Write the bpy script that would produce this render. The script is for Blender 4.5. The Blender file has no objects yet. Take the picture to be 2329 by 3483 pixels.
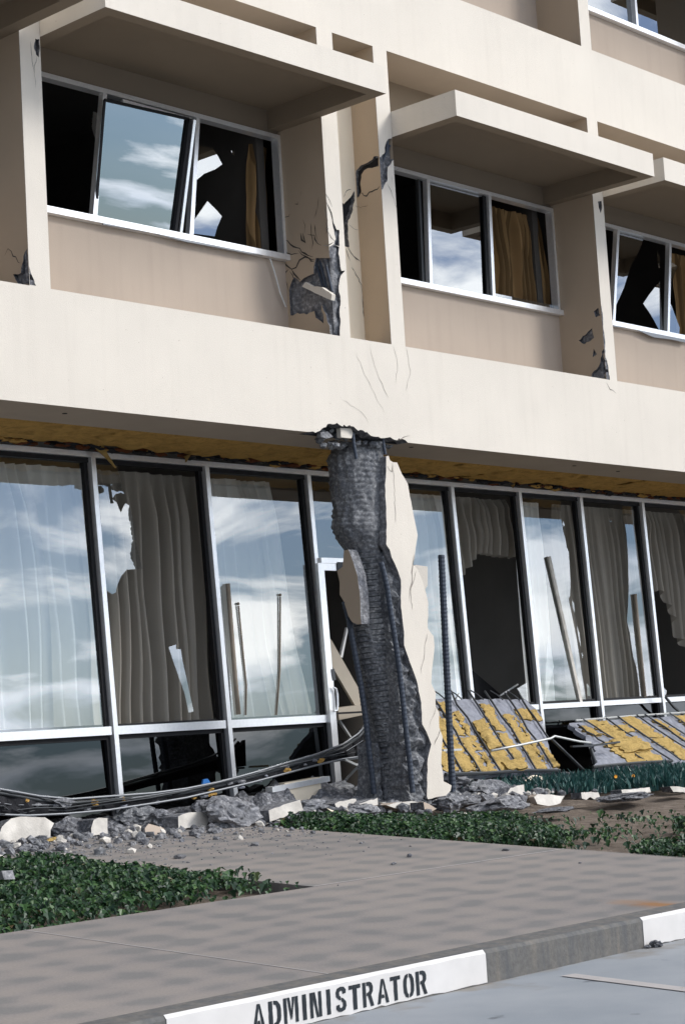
import bpy, math, random
import numpy as np
from mathutils import Vector, Matrix, noise
from mathutils.geometry import delaunay_2d_cdt

scene = bpy.context.scene
COL = scene.collection

# ------------------------------------------------------------------ camera
FPX = 6424.0
CPX = np.array([1164.5, 1741.5])
_v1 = np.array([5930.0, 369.0, FPX])
AX = _v1 / np.linalg.norm(_v1)
_dn = np.array([.06, 1.0, -(369 + .06 * 5930) / FPX]); _dn /= np.linalg.norm(_dn)
AZ = -_dn
AY = np.cross(AZ, AX)
ROT = np.stack([AX, AY, AZ])              # camera (x right, y down, z forward) -> world
CAM = np.array([0.0, -11.5, 0.0])

cd = bpy.data.cameras.new('camera')
cam = bpy.data.objects.new('camera', cd)
COL.objects.link(cam)
cd.sensor_fit = 'VERTICAL'; cd.sensor_height = 36.0
cd.lens = 36.0 * FPX / 3483.0
cd.clip_start = .1; cd.clip_end = 8000
rx = ROT @ np.array([1, 0, 0]); ry = ROT @ np.array([0, -1, 0]); rz = ROT @ np.array([0, 0, -1])
cam.matrix_world = Matrix(((rx[0], ry[0], rz[0], CAM[0]), (rx[1], ry[1], rz[1], CAM[1]), (rx[2], ry[2], rz[2], CAM[2]), (0, 0, 0, 1)))
scene.camera = cam

# ------------------------------------------------------------------ light
SUN_DIR = Vector((.80, -1.0, .90)).normalized()      # towards the sun
SUN_STRENGTH = 2.45
SUN_ANGLE = 17
SKY_STRENGTH = .07
CLOUD = 36.0
EXPOSURE = 0.2
sd = bpy.data.lights.new('sun', 'SUN')
sd.energy = SUN_STRENGTH; sd.angle = math.radians(SUN_ANGLE); sd.color = (1, .965, .92)
so = bpy.data.objects.new('sun', sd); COL.objects.link(so)
so.rotation_euler = SUN_DIR.to_track_quat('Z', 'Y').to_euler()
so.location = (0, -20, 30)
scene.view_settings.view_transform = 'Standard'
scene.view_settings.look = 'None'
scene.view_settings.exposure = EXPOSURE
scene.view_settings.gamma = 1
scene.view_settings.use_curve_mapping = False

w = bpy.data.worlds.new('World'); scene.world = w; w.use_nodes = True
nt = w.node_tree; nt.nodes.clear()
def N(tree, typ, **kw):
    n = tree.nodes.new(typ)
    for k, v in kw.items():
        setattr(n, k, v)
    return n
def L(tree, a, b): tree.links.new(a, b)
out = N(nt, 'ShaderNodeOutputWorld'); bg = N(nt, 'ShaderNodeBackground')
bg.inputs['Strength'].default_value = SKY_STRENGTH
sky = N(nt, 'ShaderNodeTexSky', sky_type='NISHITA')
sky.sun_disc = False
sky.sun_elevation = math.asin(SUN_DIR.z)
sky.sun_rotation = math.atan2(SUN_DIR.x, SUN_DIR.y)
sky.air_density = 1.0; sky.dust_density = .2; sky.ozone_density = 2.0
tc = N(nt, 'ShaderNodeTexCoord')
sep = N(nt, 'ShaderNodeSeparateXYZ'); L(nt, tc.outputs['Generated'], sep.inputs[0])
def M(tree, op, a, b=None, clamp=False):
    n = N(tree, 'ShaderNodeMath', operation=op); n.use_clamp = clamp
    for i, v in enumerate((a, b)):
        if v is None: continue
        if isinstance(v, (int, float)): n.inputs[i].default_value = v
        else: L(tree, v, n.inputs[i])
    return n.outputs[0]
zz = M(nt, 'ADD', M(nt, 'MAXIMUM', sep.outputs[2], 0.0), .26)
cmb = N(nt, 'ShaderNodeCombineXYZ')
L(nt, M(nt, 'DIVIDE', sep.outputs[0], zz), cmb.inputs[0]); L(nt, M(nt, 'DIVIDE', sep.outputs[1], zz), cmb.inputs[1])
cn = N(nt, 'ShaderNodeTexNoise'); cn.inputs['Scale'].default_value = 3.1; cn.inputs['Detail'].default_value = 10; cn.inputs['Roughness'].default_value = .56; cn.inputs['Distortion'].default_value = .5
sh_ = N(nt, 'ShaderNodeVectorMath', operation='ADD'); L(nt, cmb.outputs[0], sh_.inputs[0]); sh_.inputs[1].default_value = (4.1, 1.7, 0)
L(nt, sh_.outputs[0], cn.inputs['Vector'])
cr = N(nt, 'ShaderNodeValToRGB'); cr.color_ramp.elements[0].position = .455; cr.color_ramp.elements[1].position = .58; cr.color_ramp.elements[0].color = (.11, .11, .11, 1)
L(nt, cn.outputs['Fac'], cr.inputs[0])
cn2 = N(nt, 'ShaderNodeTexNoise'); cn2.inputs['Scale'].default_value = 1.7; cn2.inputs['Detail'].default_value = 6
L(nt, cmb.outputs[0], cn2.inputs['Vector'])
cr2 = N(nt, 'ShaderNodeValToRGB')
cr2.color_ramp.elements[0].position = .35; cr2.color_ramp.elements[0].color = (CLOUD * .66, CLOUD * .72, CLOUD * .82, 1)
cr2.color_ramp.elements[1].position = .62; cr2.color_ramp.elements[1].color = (CLOUD * 1.15, CLOUD * 1.13, CLOUD * 1.1, 1)
L(nt, cn2.outputs['Fac'], cr2.inputs[0])
mx = N(nt, 'ShaderNodeMix', data_type='RGBA'); L(nt, cr.outputs[0], mx.inputs[0])
hz = N(nt, 'ShaderNodeMix', data_type='RGBA'); L(nt, M(nt, 'MULTIPLY', sep.outputs[2], 3.0, True), hz.inputs[0])
hz.inputs[6].default_value = (.52, .74, 1.08, 1); hz.inputs[7].default_value = (1.0, 1.22, 1.55, 1)
sm = N(nt, 'ShaderNodeMix', data_type='RGBA', blend_type='MULTIPLY'); sm.inputs[0].default_value = 1
L(nt, sky.outputs[0], sm.inputs[6]); L(nt, hz.outputs[2], sm.inputs[7])
# clouds on the sun's side of the sky are lit through and much brighter
dt = N(nt, 'ShaderNodeVectorMath', operation='DOT_PRODUCT'); L(nt, tc.outputs['Generated'], dt.inputs[0]); dt.inputs[1].default_value = Vector((SUN_DIR.x, SUN_DIR.y, .25)).normalized()
lit = N(nt, 'ShaderNodeMapRange', interpolation_type='SMOOTHSTEP'); lit.inputs[1].default_value = -.3; lit.inputs[2].default_value = .95; lit.inputs[3].default_value = .10; lit.inputs[4].default_value = 1.0
L(nt, dt.outputs['Value'], lit.inputs[0])
cl = N(nt, 'ShaderNodeVectorMath', operation='SCALE'); L(nt, cr2.outputs[0], cl.inputs[0]); L(nt, lit.outputs[0], cl.inputs['Scale'])
L(nt, sm.outputs[2], mx.inputs[6]); L(nt, cl.outputs[0], mx.inputs[7])
L(nt, mx.outputs[2], bg.inputs[0]); L(nt, bg.outputs[0], out.inputs[0])

# ------------------------------------------------------------------ pixel -> place
def _ray(p): return ROT @ np.array([p[0] - CPX[0], p[1] - CPX[1], FPX])
def W(p, y):                      # on the upright plane at depth y
    d = _ray(p); return Vector(CAM + d * ((y - CAM[1]) / d[1]))
def WX(p, x):
    d = _ray(p); return Vector(CAM + d * ((x - CAM[0]) / d[0]))
KY, KZT, KZB, SL = -5.63, -1.125, -1.28, .06
def gz(y): return KZT + SL * (y - KY)
def G(p, dz=0.0):                 # on the sloping pavement
    d = _ray(p); t = (KZT + dz + SL * (CAM[1] - KY) - CAM[2]) / (d[2] - SL * d[1]); return Vector(CAM + d * t)
def LOT(p):
    d = _ray(p); return Vector(CAM + d * ((KZB - CAM[2]) / d[2]))
def Zm(x0, y0, s): return lambda x, y: (x0 + s * x, y0 + s * y)
def zs(z, pts): return [z(*p) for p in pts]

# ------------------------------------------------------------------ materials
def principled(name):
    m = bpy.data.materials.new(name); m.use_nodes = True
    t = m.node_tree; b = t.nodes['Principled BSDF']
    return m, t, b
def pos(t):
    return N(t, 'ShaderNodeNewGeometry').outputs['Position']
def ntex(t, vec, scale, detail=4, rough=.55, dist=0):
    n = N(t, 'ShaderNodeTexNoise'); n.inputs['Scale'].default_value = scale; n.inputs['Detail'].default_value = detail
    n.inputs['Roughness'].default_value = rough; n.inputs['Distortion'].default_value = dist
    L(t, vec, n.inputs['Vector']); return n.outputs['Fac']
def ramp(t, fac, stops):
    r = N(t, 'ShaderNodeValToRGB'); e = r.color_ramp.elements
    while len(e) < len(stops): e.new(.5)
    for i, (p, c) in enumerate(stops):
        e[i].position = p; e[i].color = (*c, 1) if len(c) == 3 else c
    L(t, fac, r.inputs[0]); return r.outputs[0]
def mixc(t, fac, a, b, mode='MIX'):
    m = N(t, 'ShaderNodeMix', data_type='RGBA', blend_type=mode)
    for i, v in ((0, fac), (6, a), (7, b)):
        if isinstance(v, (int, float)): m.inputs[i].default_value = v
        elif isinstance(v, tuple): m.inputs[i].default_value = (*v, 1)
        else: L(t, v, m.inputs[i])
    return m.outputs[2]
def bump(t, b, h, strength, dist):
    n = N(t, 'ShaderNodeBump'); n.inputs['Strength'].default_value = strength; n.inputs['Distance'].default_value = dist
    L(t, h, n.inputs['Height']); L(t, n.outputs[0], b.inputs['Normal'])
def scl(c, k): return tuple(min(1, x * k) for x in c)

def noisy(name, c, var=.12, scale=3.0, rough=.85, bscale=120, bstr=.25, bdist=.004, specks=False, streak=0):
    m, t, b = principled(name)
    p = pos(t)
    col = ramp(t, ntex(t, p, scale, 6), [(.3, scl(c, 1 - var)), (.7, scl(c, 1 + var * .5))])
    if streak:
        mp = N(t, 'ShaderNodeMapping'); mp.inputs['Scale'].default_value = (6, 6, .5); L(t, p, mp.inputs[0])
        s = ramp(t, ntex(t, mp.outputs[0], 1.5, 5), [(.5, (1, 1, 1)), (.78, (1 - streak, 1 - streak * 1.05, 1 - streak * 1.1))])
        col = mixc(t, 1.0, col, s, 'MULTIPLY')
    if specks:
        sp = ramp(t, ntex(t, p, 42, 2, .5), [(.735, (1, 1, 1)), (.76, (.55, .5, .46))])
        col = mixc(t, 1.0, col, sp, 'MULTIPLY')
    L(t, col, b.inputs['Base Color']); b.inputs['Roughness'].default_value = rough
    b.inputs['Specular IOR Level'].default_value = .25
    bump(t, b, ntex(t, p, bscale, 5, .6), bstr, bdist)
    return m

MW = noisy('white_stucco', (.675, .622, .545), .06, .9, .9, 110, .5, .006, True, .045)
MWD = noisy('dusty_white_stucco', (.62, .585, .53), .30, 7, .95, 60, .5, .006, True, .1)
MTD = noisy('painted_shade_tan', (.25, .20, .145), .06, 1.2, .92, 110, .3, .004)  # tan darkened: shade under canopies and on head walls put into the colour
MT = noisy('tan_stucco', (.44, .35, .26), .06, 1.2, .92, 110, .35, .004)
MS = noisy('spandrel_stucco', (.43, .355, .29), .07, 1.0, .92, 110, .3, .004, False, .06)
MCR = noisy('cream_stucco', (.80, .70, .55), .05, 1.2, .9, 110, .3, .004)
MCRK = noisy('crack_shadow', (.075, .068, .06), .3, 9, 1, 60, .6, .01)
MDARK = noisy('dark_cavity', (.025, .025, .028), .3, 9, 1, 60, .6, .01)  # near-black: shade inside gaps and holes put into the colour; torn lath shares it
MHAIR = noisy('crack_line', (.26, .23, .20), .3, 9, 1, 60, .6, .01)
MBLK = noisy('black_gasket', (.012, .012, .014), .2, 9, .6, 60, .1, .002)
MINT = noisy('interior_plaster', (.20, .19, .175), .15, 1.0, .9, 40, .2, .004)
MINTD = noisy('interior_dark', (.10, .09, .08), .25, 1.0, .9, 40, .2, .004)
MWOOD = noisy('wallboard', (.42, .37, .30), .08, 3, .8, 60, .2, .003)
MGREY = noisy('grey_lath_board', (.27, .28, .32), .28, 14, .9, 60, .7, .01)

def concrete(name, lo, hi, scale=28, bstr=1.0, bd=.03):
    m, t, b = principled(name); p = pos(t)
    n1 = ntex(t, p, scale, 8, .68); n2 = ntex(t, p, scale * .22, 4, .6)
    vo = N(t, 'ShaderNodeTexVoronoi'); vo.inputs['Scale'].default_value = scale * 1.3; L(t, p, vo.inputs['Vector'])
    c1 = ramp(t, n1, [(.32, lo), (.5, scl(lo, 1.6)), (.68, hi)])
    c2 = ramp(t, n2, [(.35, (.62, .64, .68)), (.65, (1.0, 1.0, 1.0))])
    col = mixc(t, 1.0, c1, c2, 'MULTIPLY')
    L(t, col, b.inputs['Base Color']); b.inputs['Roughness'].default_value = .95; b.inputs['Specular IOR Level'].default_value = .2
    h = M(t, 'ADD', n1, M(t, 'MULTIPLY', vo.outputs['Distance'], .7))
    bump(t, b, h, bstr, bd)
    return m
MC = concrete('broken_concrete', (.10, .10, .105), (.42, .42, .43), 28, .7, .016)
MCD = concrete('dark_concrete', (.115, .117, .121), (.42, .42, .42), 34, .35, .006)
MCL = concrete('pale_rubble', (.14, .14, .145), (.46, .455, .46), 24, .7, .016)

def metal(name, c, rough, met=1.0, scale=30):
    m, t, b = principled(name); p = pos(t)
    L(t, ramp(t, ntex(t, p, scale, 4), [(.3, scl(c, .93)), (.7, scl(c, 1.02))]), b.inputs['Base Color'])
    L(t, ramp(t, ntex(t, p, scale * .3, 4), [(.3, (rough * .93,) * 3), (.7, (rough * 1.1,) * 3)]), b.inputs['Roughness'])
    b.inputs['Metallic'].default_value = met
    return m
MAL = metal('anodised_aluminium', (.95, .96, .97), .30, .62)
MALB = metal('bright_aluminium', (.95, .95, .95), .30, .6)
MREB = metal('rebar_steel', (.05, .062, .085), .55, .3, 60)
MSTUD = metal('pale_conduit', (.55, .56, .55), .5, .4)
MDK = metal('dark_channel', (.06, .065, .07), .55, .4)
MTRIM = metal('trim_steel', (.22, .23, .245), .45, .5)

def insulation(name, c):
    m, t, b = principled(name); p = pos(t)
    mp = N(t, 'ShaderNodeMapping'); mp.inputs['Scale'].default_value = (1, 1, 1); L(t, p, mp.inputs[0])
    col = ramp(t, ntex(t, p, 9, 8, .7, .6), [(.25, scl(c, .55)), (.5, c), (.75, scl(c, 1.25))])
    L(t, col, b.inputs['Base Color']); b.inputs['Roughness'].default_value = 1; b.inputs['Specular IOR Level'].default_value = .05
    bump(t, b, ntex(t, p, 35, 8, .75), 1.0, .03)
    return m
MINS = insulation('yellow_glass_wool', (.54, .38, .145))
MINSD = insulation('aged_glass_wool', (.58, .35, .11))
MBACK = noisy('old_backing_paper', (.16, .15, .16), .3, 12, .9, 50, .6, .01)
MRUST = insulation('torn_paper_backing', (.16, .06, .03))

def cloth(name, c, var=.06, stripes=False, trans=.25):
    m, t, b = principled(name); p = pos(t)
    col = ramp(t, ntex(t, p, 2.5, 3), [(.3, scl(c, 1 - var)), (.7, c)])
    if stripes:
        wv = N(t, 'ShaderNodeTexWave', wave_type='BANDS', bands_direction='X'); wv.inputs['Scale'].default_value = 3.2; wv.inputs['Distortion'].default_value = .6
        L(t, p, wv.inputs['Vector'])
        col = mixc(t, ramp(t, wv.outputs['Fac'], [(.45, (0, 0, 0)), (.55, (1, 1, 1))]), col, scl(c, .45))
    L(t, col, b.inputs['Base Color']); b.inputs['Roughness'].default_value = .95; b.inputs['Specular IOR Level'].default_value = .1
    bump(t, b, ntex(t, p, 260, 2), .15, .001)
    if trans:
        tr = N(t, 'ShaderNodeBsdfTranslucent'); L(t, col, tr.inputs[0])
        ms = N(t, 'ShaderNodeMixShader'); ms.inputs[0].default_value = trans
        L(t, b.outputs[0], ms.inputs[1]); L(t, tr.outputs[0], ms.inputs[2])
        L(t, ms.outputs[0], t.nodes['Material Output'].inputs[0])
    return m
MCUR = cloth('pale_curtain', (.90, .89, .85), .03, False, .05)
MCURG = cloth('grey_curtain', (.40, .37, .32))
MGOLD = cloth('gold_curtain', (.42, .26, .12), .1, True)

def glass(name, base, tint, wave=.0):
    m = bpy.data.materials.new(name); m.use_nodes = True; t = m.node_tree; t.nodes.clear()
    o = N(t, 'ShaderNodeOutputMaterial'); tr = N(t, 'ShaderNodeBsdfTransparent'); tr.inputs[0].default_value = (*tint, 1)
    gl = N(t, 'ShaderNodeBsdfGlossy'); gl.inputs['Roughness'].default_value = 0.0; gl.inputs[0].default_value = (.93, .97, 1, 1)
    lw = N(t, 'ShaderNodeLayerWeight'); lw.inputs[0].default_value = .25
    f = M(t, 'ADD', base, M(t, 'MULTIPLY', lw.outputs['Fresnel'], .5), True)
    if wave:
        bn = N(t, 'ShaderNodeBump'); bn.inputs['Strength'].default_value = wave; bn.inputs['Distance'].default_value = .02
        L(t, ntex(t, pos(t), 1.4, 1), bn.inputs['Height']); L(t, bn.outputs[0], gl.inputs['Normal'])
    ms = N(t, 'ShaderNodeMixShader'); L(t, f, ms.inputs[0]); L(t, tr.outputs[0], ms.inputs[1]); L(t, gl.outputs[0], ms.inputs[2])
    L(t, ms.outputs[0], o.inputs[0])
    return m
MGL = glass('window_glass', .235, (.97, .985, .98), .03)
MGLU = glass('tinted_upper_glass', .31, (.35, .40, .42), .02)
MGLD = glass('dark_spandrel_glass', .06, (.03, .03, .035), .03)

def pavement():
    m, t, b = principled('brushed_pavement'); p = pos(t)
    d = N(t, 'ShaderNodeVectorMath', operation='ADD')
    nn = N(t, 'ShaderNodeTexNoise'); nn.inputs['Scale'].default_value = 1.7; nn.inputs['Detail'].default_value = 3; L(t, p, nn.inputs['Vector'])
    sc = N(t, 'ShaderNodeVectorMath', operation='SCALE'); sc.inputs['Scale'].default_value = .26; L(t, nn.outputs['Color'], sc.inputs[0])
    L(t, p, d.inputs[0]); L(t, sc.outputs[0], d.inputs[1])
    s = N(t, 'ShaderNodeSeparateXYZ'); L(t, d.outputs[0], s.inputs[0])
    a = M(t, 'SINE', M(t, 'MULTIPLY', s.outputs[0], 2 * math.pi / .40))
    c = M(t, 'SINE', M(t, 'MULTIPLY', s.outputs[1], 2 * math.pi / .27))
    v = M(t, 'ADD', M(t, 'MULTIPLY', M(t, 'ADD', a, c), .19), .5)
    v = M(t, 'ADD', v, M(t, 'MULTIPLY', M(t, 'SUBTRACT', ntex(t, p, 3.0, 5), .5), 1.15))
    col = ramp(t, v, [(.22, (0.19, 0.181, 0.171)), (.48, (0.244, 0.22, 0.203)), (.8, (0.271, 0.24, 0.215))])
    big = ramp(t, ntex(t, p, .45, 4), [(.3, (.84, .86, .89)), (.7, (1.02, 1.02, 1.02))])
    col = mixc(t, 1.0, col, big, 'MULTIPLY')
    fine = ramp(t, ntex(t, p, 90, 3), [(.3, (.88, .88, .88)), (.7, (1.06, 1.06, 1.06))])
    col = mixc(t, 1.0, col, fine, 'MULTIPLY')
    vg = N(t, 'ShaderNodeTexVoronoi'); vg.inputs['Scale'].default_value = 55; L(t, p, vg.inputs['Vector'])
    gr_ = ramp(t, vg.outputs['Distance'], [(.06, (.55, .55, .56)), (.13, (1, 1, 1))])
    gm = ramp(t, ntex(t, p, 2.1, 3), [(.5, (0, 0, 0)), (.66, (.8, .8, .8))])
    col = mixc(t, gm, col, mixc(t, 1.0, col, gr_, 'MULTIPLY'))
    # rust stain near the painted kerb
    cpt = G((2233, 3077))
    df = N(t, 'ShaderNodeVectorMath', operation='SUBTRACT'); L(t, p, df.inputs[0]); df.inputs[1].default_value = cpt
    mp = N(t, 'ShaderNodeMapping'); mp.inputs['Rotation'].default_value = (0, 0, math.radians(45)); mp.inputs['Scale'].default_value = (5.0, 2.6, 0); L(t, df.outputs[0], mp.inputs[0])
    ln = N(t, 'ShaderNodeVectorMath', operation='LENGTH'); L(t, mp.outputs[0], ln.inputs[0])
    k = ramp(t, M(t, 'ADD', ln.outputs['Value'], M(t, 'MULTIPLY', M(t, 'SUBTRACT', ntex(t, p, 9, 4), .5), .9)), [(.12, (.85, .85, .85)), (.55, (.3, .3, .3)), (.95, (0, 0, 0))])
    col = mixc(t, k, col, (.26, .12, .035))
    L(t, col, b.inputs['Base Color']); b.inputs['Roughness'].default_value = .8; b.inputs['Specular IOR Level'].default_value = .3
    bump(t, b, ntex(t, p, 130, 4), .3, .003)
    return m
MPAV = pavement()
MJOINT = noisy('joint_mortar', (.40, .38, .37), .1, 8)
def lot():
    m, t, b = principled('parking_concrete'); p = pos(t)
    col = ramp(t, ntex(t, p, 1.6, 6), [(.3, (.235, .258, .28)), (.7, (.30, .317, .335))])
    st = ramp(t, ntex(t, p, 5.5, 3, .5), [(.66, (1, 1, 1)), (.74, (.45, .45, .47))])
    col = mixc(t, .8, col, st, 'MULTIPLY')
    mp = N(t, 'ShaderNodeSeparateXYZ'); L(t, p, mp.inputs[0])
    # soil washed into the gutter
    g = M(t, 'ADD', M(t, 'MULTIPLY', M(t, 'SUBTRACT', mp.outputs[1], KY - .5), 2.2), M(t, 'MULTIPLY', M(t, 'SUBTRACT', ntex(t, p, 2.3, 5), .62), 4.0))
    col = mixc(t, ramp(t, g, [(.35, (0, 0, 0)), (1.0, (.7, .7, .7))]), col, (.20, .17, .13))
    L(t, col, b.inputs['Base Color']); b.inputs['Roughness'].default_value = .75; b.inputs['Specular IOR Level'].default_value = .3
    bump(t, b, ntex(t, p, 100, 4), .3, .003)
    return m
MLOT = lot()
def kerbm():
    m, t, b = principled('weathered_kerb'); p = pos(t)
    mp = N(t, 'ShaderNodeMapping'); mp.inputs['Scale'].default_value = (9, 9, 1.2); L(t, p, mp.inputs[0])
    col = ramp(t, ntex(t, mp.outputs[0], 1.4, 6), [(.3, (.085, .088, .092)), (.55, (.125, .119, .110)), (.75, (.165, .147, .125))])
    col = mixc(t, 1.0, col, ramp(t, ntex(t, p, 40, 4), [(.3, (.8, .8, .8)), (.7, (1.1, 1.1, 1.1))]), 'MULTIPLY')
    L(t, col, b.inputs['Base Color']); b.inputs['Roughness'].default_value = .85
    bump(t, b, ntex(t, p, 90, 4), .4, .004)
    return m
MKERB = kerbm()
def paintm(name, c, wear):
    m, t, b = principled(name); p = pos(t)
    k = ramp(t, ntex(t, p, 22, 6, .65), [(wear, (0, 0, 0)), (wear + .05, (1, 1, 1))])
    col = mixc(t, k, ramp(t, ntex(t, p, 6, 5), [(.3, scl(c, .9)), (.7, c)]), (.30, .24, .18))
    L(t, col, b.inputs['Base Color']); b.inputs['Roughness'].default_value = .7
    bump(t, b, ntex(t, p, 120, 3), .15, .002)
    return m
MPAINT = paintm('white_kerb_paint', (.64, .62, .60), .68)
MSTRIPE = paintm('worn_white_stripe', (.42, .395, .38), .62)
MLETTER = noisy('black_stencil_paint', (.018, .024, .03), .3, 20, .6)
def soil():
    m, t, b = principled('bare_soil'); p = pos(t)
    col = ramp(t, ntex(t, p, 7, 8, .7), [(.3, (.075, .055, .042)), (.5, (.16, .125, .095)), (.72, (.26, .21, .17))])
    L(t, col, b.inputs['Base Color']); b.inputs['Roughness'].default_value = 1
    bump(t, b, ntex(t, p, 30, 8, .7), 1.0, .03)
    return m
MSOIL = soil()
def leafm(name, stops):
    m, t, b = principled(name)
    g = N(t, 'ShaderNodeNewGeometry')
    col = ramp(t, g.outputs['Random Per Island'], stops)
    L(t, col, b.inputs['Base Color']); b.inputs['Roughness'].default_value = .42; b.inputs['Specular IOR Level'].default_value = .4
    tr = N(t, 'ShaderNodeBsdfTranslucent'); L(t, col, tr.inputs[0])
    ms = N(t, 'ShaderNodeMixShader'); ms.inputs[0].default_value = .2
    L(t, b.outputs[0], ms.inputs[1]); L(t, tr.outputs[0], ms.inputs[2]); L(t, ms.outputs[0], t.nodes['Material Output'].inputs[0])
    return m
MIVY = leafm('ivy_leaf', [(0, (.009, .030, .016)), (.5, (.018, .056, .020)), (.85, (.040, .10, .028)), (.985, (.10, .18, .06)), (.99, (.10, .07, .035))])
MICE = leafm('blue_green_leaf', [(0, (.012, .05, .05)), (.6, (.03, .10, .095)), (1, (.07, .16, .14))])
MFLOW = noisy('orange_petal', (.75, .33, .03), .1, 40, .7)
MBLUE = noisy('blue_scrap', (.03, .16, .45), .1, 10, .6)
MPOST = noisy('mirrored_bar_brown', (.30, .255, .205), .15, 10, .6)
MHILL = noisy('dark_hillside', (.035, .045, .05), .3, .01, 1, 1, .2, .1)

# ------------------------------------------------------------------ mesh builder
WORLD = {}
def _chain(o):
    return WORLD.get(o.name, Vector((0, 0, 0)))
def tag(o, label=None, cat=None, group=None, kind=None):
    if label: o['label'] = label
    if cat: o['category'] = cat
    if group: o['group'] = group
    if kind: o['kind'] = kind
    return o
def empty(name, loc, label, cat, group=None):
    o = bpy.data.objects.new(name, None); COL.objects.link(o)
    o.location = loc; o.empty_display_size = .2
    WORLD[o.name] = Vector(loc)
    return tag(o, label, cat, group)

class MB:
    def __init__(s): s.v = []; s.f = []; s.m = []
    def add(s, vs, fs, m=0):
        k = len(s.v); s.v += [tuple(v) for v in vs]
        for i, f in enumerate(fs):
            s.f.append([k + j for j in f]); s.m.append(m[i] if isinstance(m, (list, tuple)) else m)
    # mats: x-, x+, y-, y+, z-, z+
    def box(s, x0, x1, y0, y1, z0, z1, m=0):
        vs = [(x, y, z) for x in (x0, x1) for y in (y0, y1) for z in (z0, z1)]
        fs = [(0, 1, 3, 2), (4, 6, 7, 5), (0, 4, 5, 1), (2, 3, 7, 6), (0, 2, 6, 4), (1, 5, 7, 3)]
        s.add(vs, fs, m)
    def beam(s, a, b, w, d, m=0, side=Vector((1, 0, 0))):
        a = Vector(a); b = Vector(b); t = (b - a).normalized()
        n = t.cross(side)
        if n.length < 1e-3: n = t.cross(Vector((0, 0, 1)))
        n.normalize(); u = n.cross(t).normalized()
        vs = []
        for p in (a, b):
            for i, j in ((-1, -1), (1, -1), (1, 1), (-1, 1)): vs.append(p + u * (w / 2 * i) + n * (d / 2 * j))
        s.add(vs, [(0, 3, 2, 1), (4, 5, 6, 7), (0, 1, 5, 4), (1, 2, 6, 5), (2, 3, 7, 6), (3, 0, 4, 7)], m)
    def tube(s, pts, r, seg=8, m=0, cap=True):
        pts = [Vector(p) for p in pts]; n = len(pts); rs = r if isinstance(r, (list, tuple)) else [r] * n
        vs = []; ref = None
        for i, p in enumerate(pts):
            t = (pts[min(i + 1, n - 1)] - pts[max(i - 1, 0)]).normalized()
            if ref is None: ref = t.orthogonal().normalized()
            ref = (ref - t * ref.dot(t)).normalized(); q = t.cross(ref)
            for k in range(seg):
                a = 2 * math.pi * k / seg; vs.append(p + (ref * math.cos(a) + q * math.sin(a)) * rs[i])
        fs = [(i * seg + k, i * seg + (k + 1) % seg, (i + 1) * seg + (k + 1) % seg, (i + 1) * seg + k) for i in range(n - 1) for k in range(seg)]
        if cap: fs += [tuple(range(seg))[::-1], tuple((n - 1) * seg + k for k in range(seg))]
        s.add(vs, fs, m)
    def build(s, name, mats, parent=None, smooth=False):
        a = np.array(s.v, dtype=float)
        lo = a.min(0); hi = a.max(0); o0 = np.array([(lo[0] + hi[0]) / 2, (lo[1] + hi[1]) / 2, lo[2]])
        me = bpy.data.meshes.new(name); me.from_pydata((a - o0).tolist(), [], s.f)
        for mt in mats: me.materials.append(mt)
        me.polygons.foreach_set('material_index', s.m)
        if smooth: me.polygons.foreach_set('use_smooth', [True] * len(s.f))
        me.update()
        o = bpy.data.objects.new(name, me); COL.objects.link(o)
        if parent is not None:
            o.parent = parent; o.location = Vector(o0) - _chain(parent)
        else: o.location = o0
        WORLD[o.name] = Vector(o0)
        return o

def inside(p, poly):
    c = False; n = len(poly); j = n - 1
    for i in range(n):
        a, b = poly[i], poly[j]
        if (a[1] > p[1]) != (b[1] > p[1]) and p[0] < (b[0] - a[0]) * (p[1] - a[1]) / (b[1] - a[1]) + a[0]: c = not c
        j = i
    return c
def jag(poly, step, amp, seed=0, closed=True):
    r = random.Random(seed); o = []; n = len(poly)
    for i in range(n if closed else n - 1):
        a = Vector(poly[i][:2]); b = Vector(poly[(i + 1) % n][:2]); d = (b - a); l = d.length
        if l < 1e-6: continue
        k = max(1, int(l / step)); nn = Vector((-d.y, d.x)) / l
        o.append(a.copy())
        for q in range(1, k):
            o.append(a + d * ((q + r.uniform(-.3, .3)) / k) + nn * r.uniform(-amp, amp))
    if not closed: o.append(Vector(poly[-1][:2]))
    return [(p.x, p.y) for p in o]
def fill(outer, holes=(), res=None, seed=0):
    pts = []; edges = []
    for lp in [outer] + list(holes):
        k = len(pts); n = len(lp); pts += [Vector((p[0], p[1])) for p in lp]
        edges += [(k + i, k + (i + 1) % n) for i in range(n)]
    if res:
        r = random.Random(seed); xs = [p[0] for p in outer]; ys = [p[1] for p in outer]
        x = min(xs) + res / 2
        while x < max(xs):
            y = min(ys) + res / 2
            while y < max(ys):
                q = (x + r.uniform(-.35, .35) * res, y + r.uniform(-.35, .35) * res)
                if inside(q, outer) and not any(inside(q, h) for h in holes): pts.append(Vector(q))
                y += res
            x += res
    vs, es, fs, _, _, _ = delaunay_2d_cdt(pts, edges, [], 0, 1e-6)
    tri = []
    for f in fs:
        c = (sum(vs[i].x for i in f) / len(f), sum(vs[i].y for i in f) / len(f))
        if inside(c, outer) and not any(inside(c, h) for h in holes): tri.append(tuple(f))
    return [(v.x, v.y) for v in vs], tri
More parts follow.
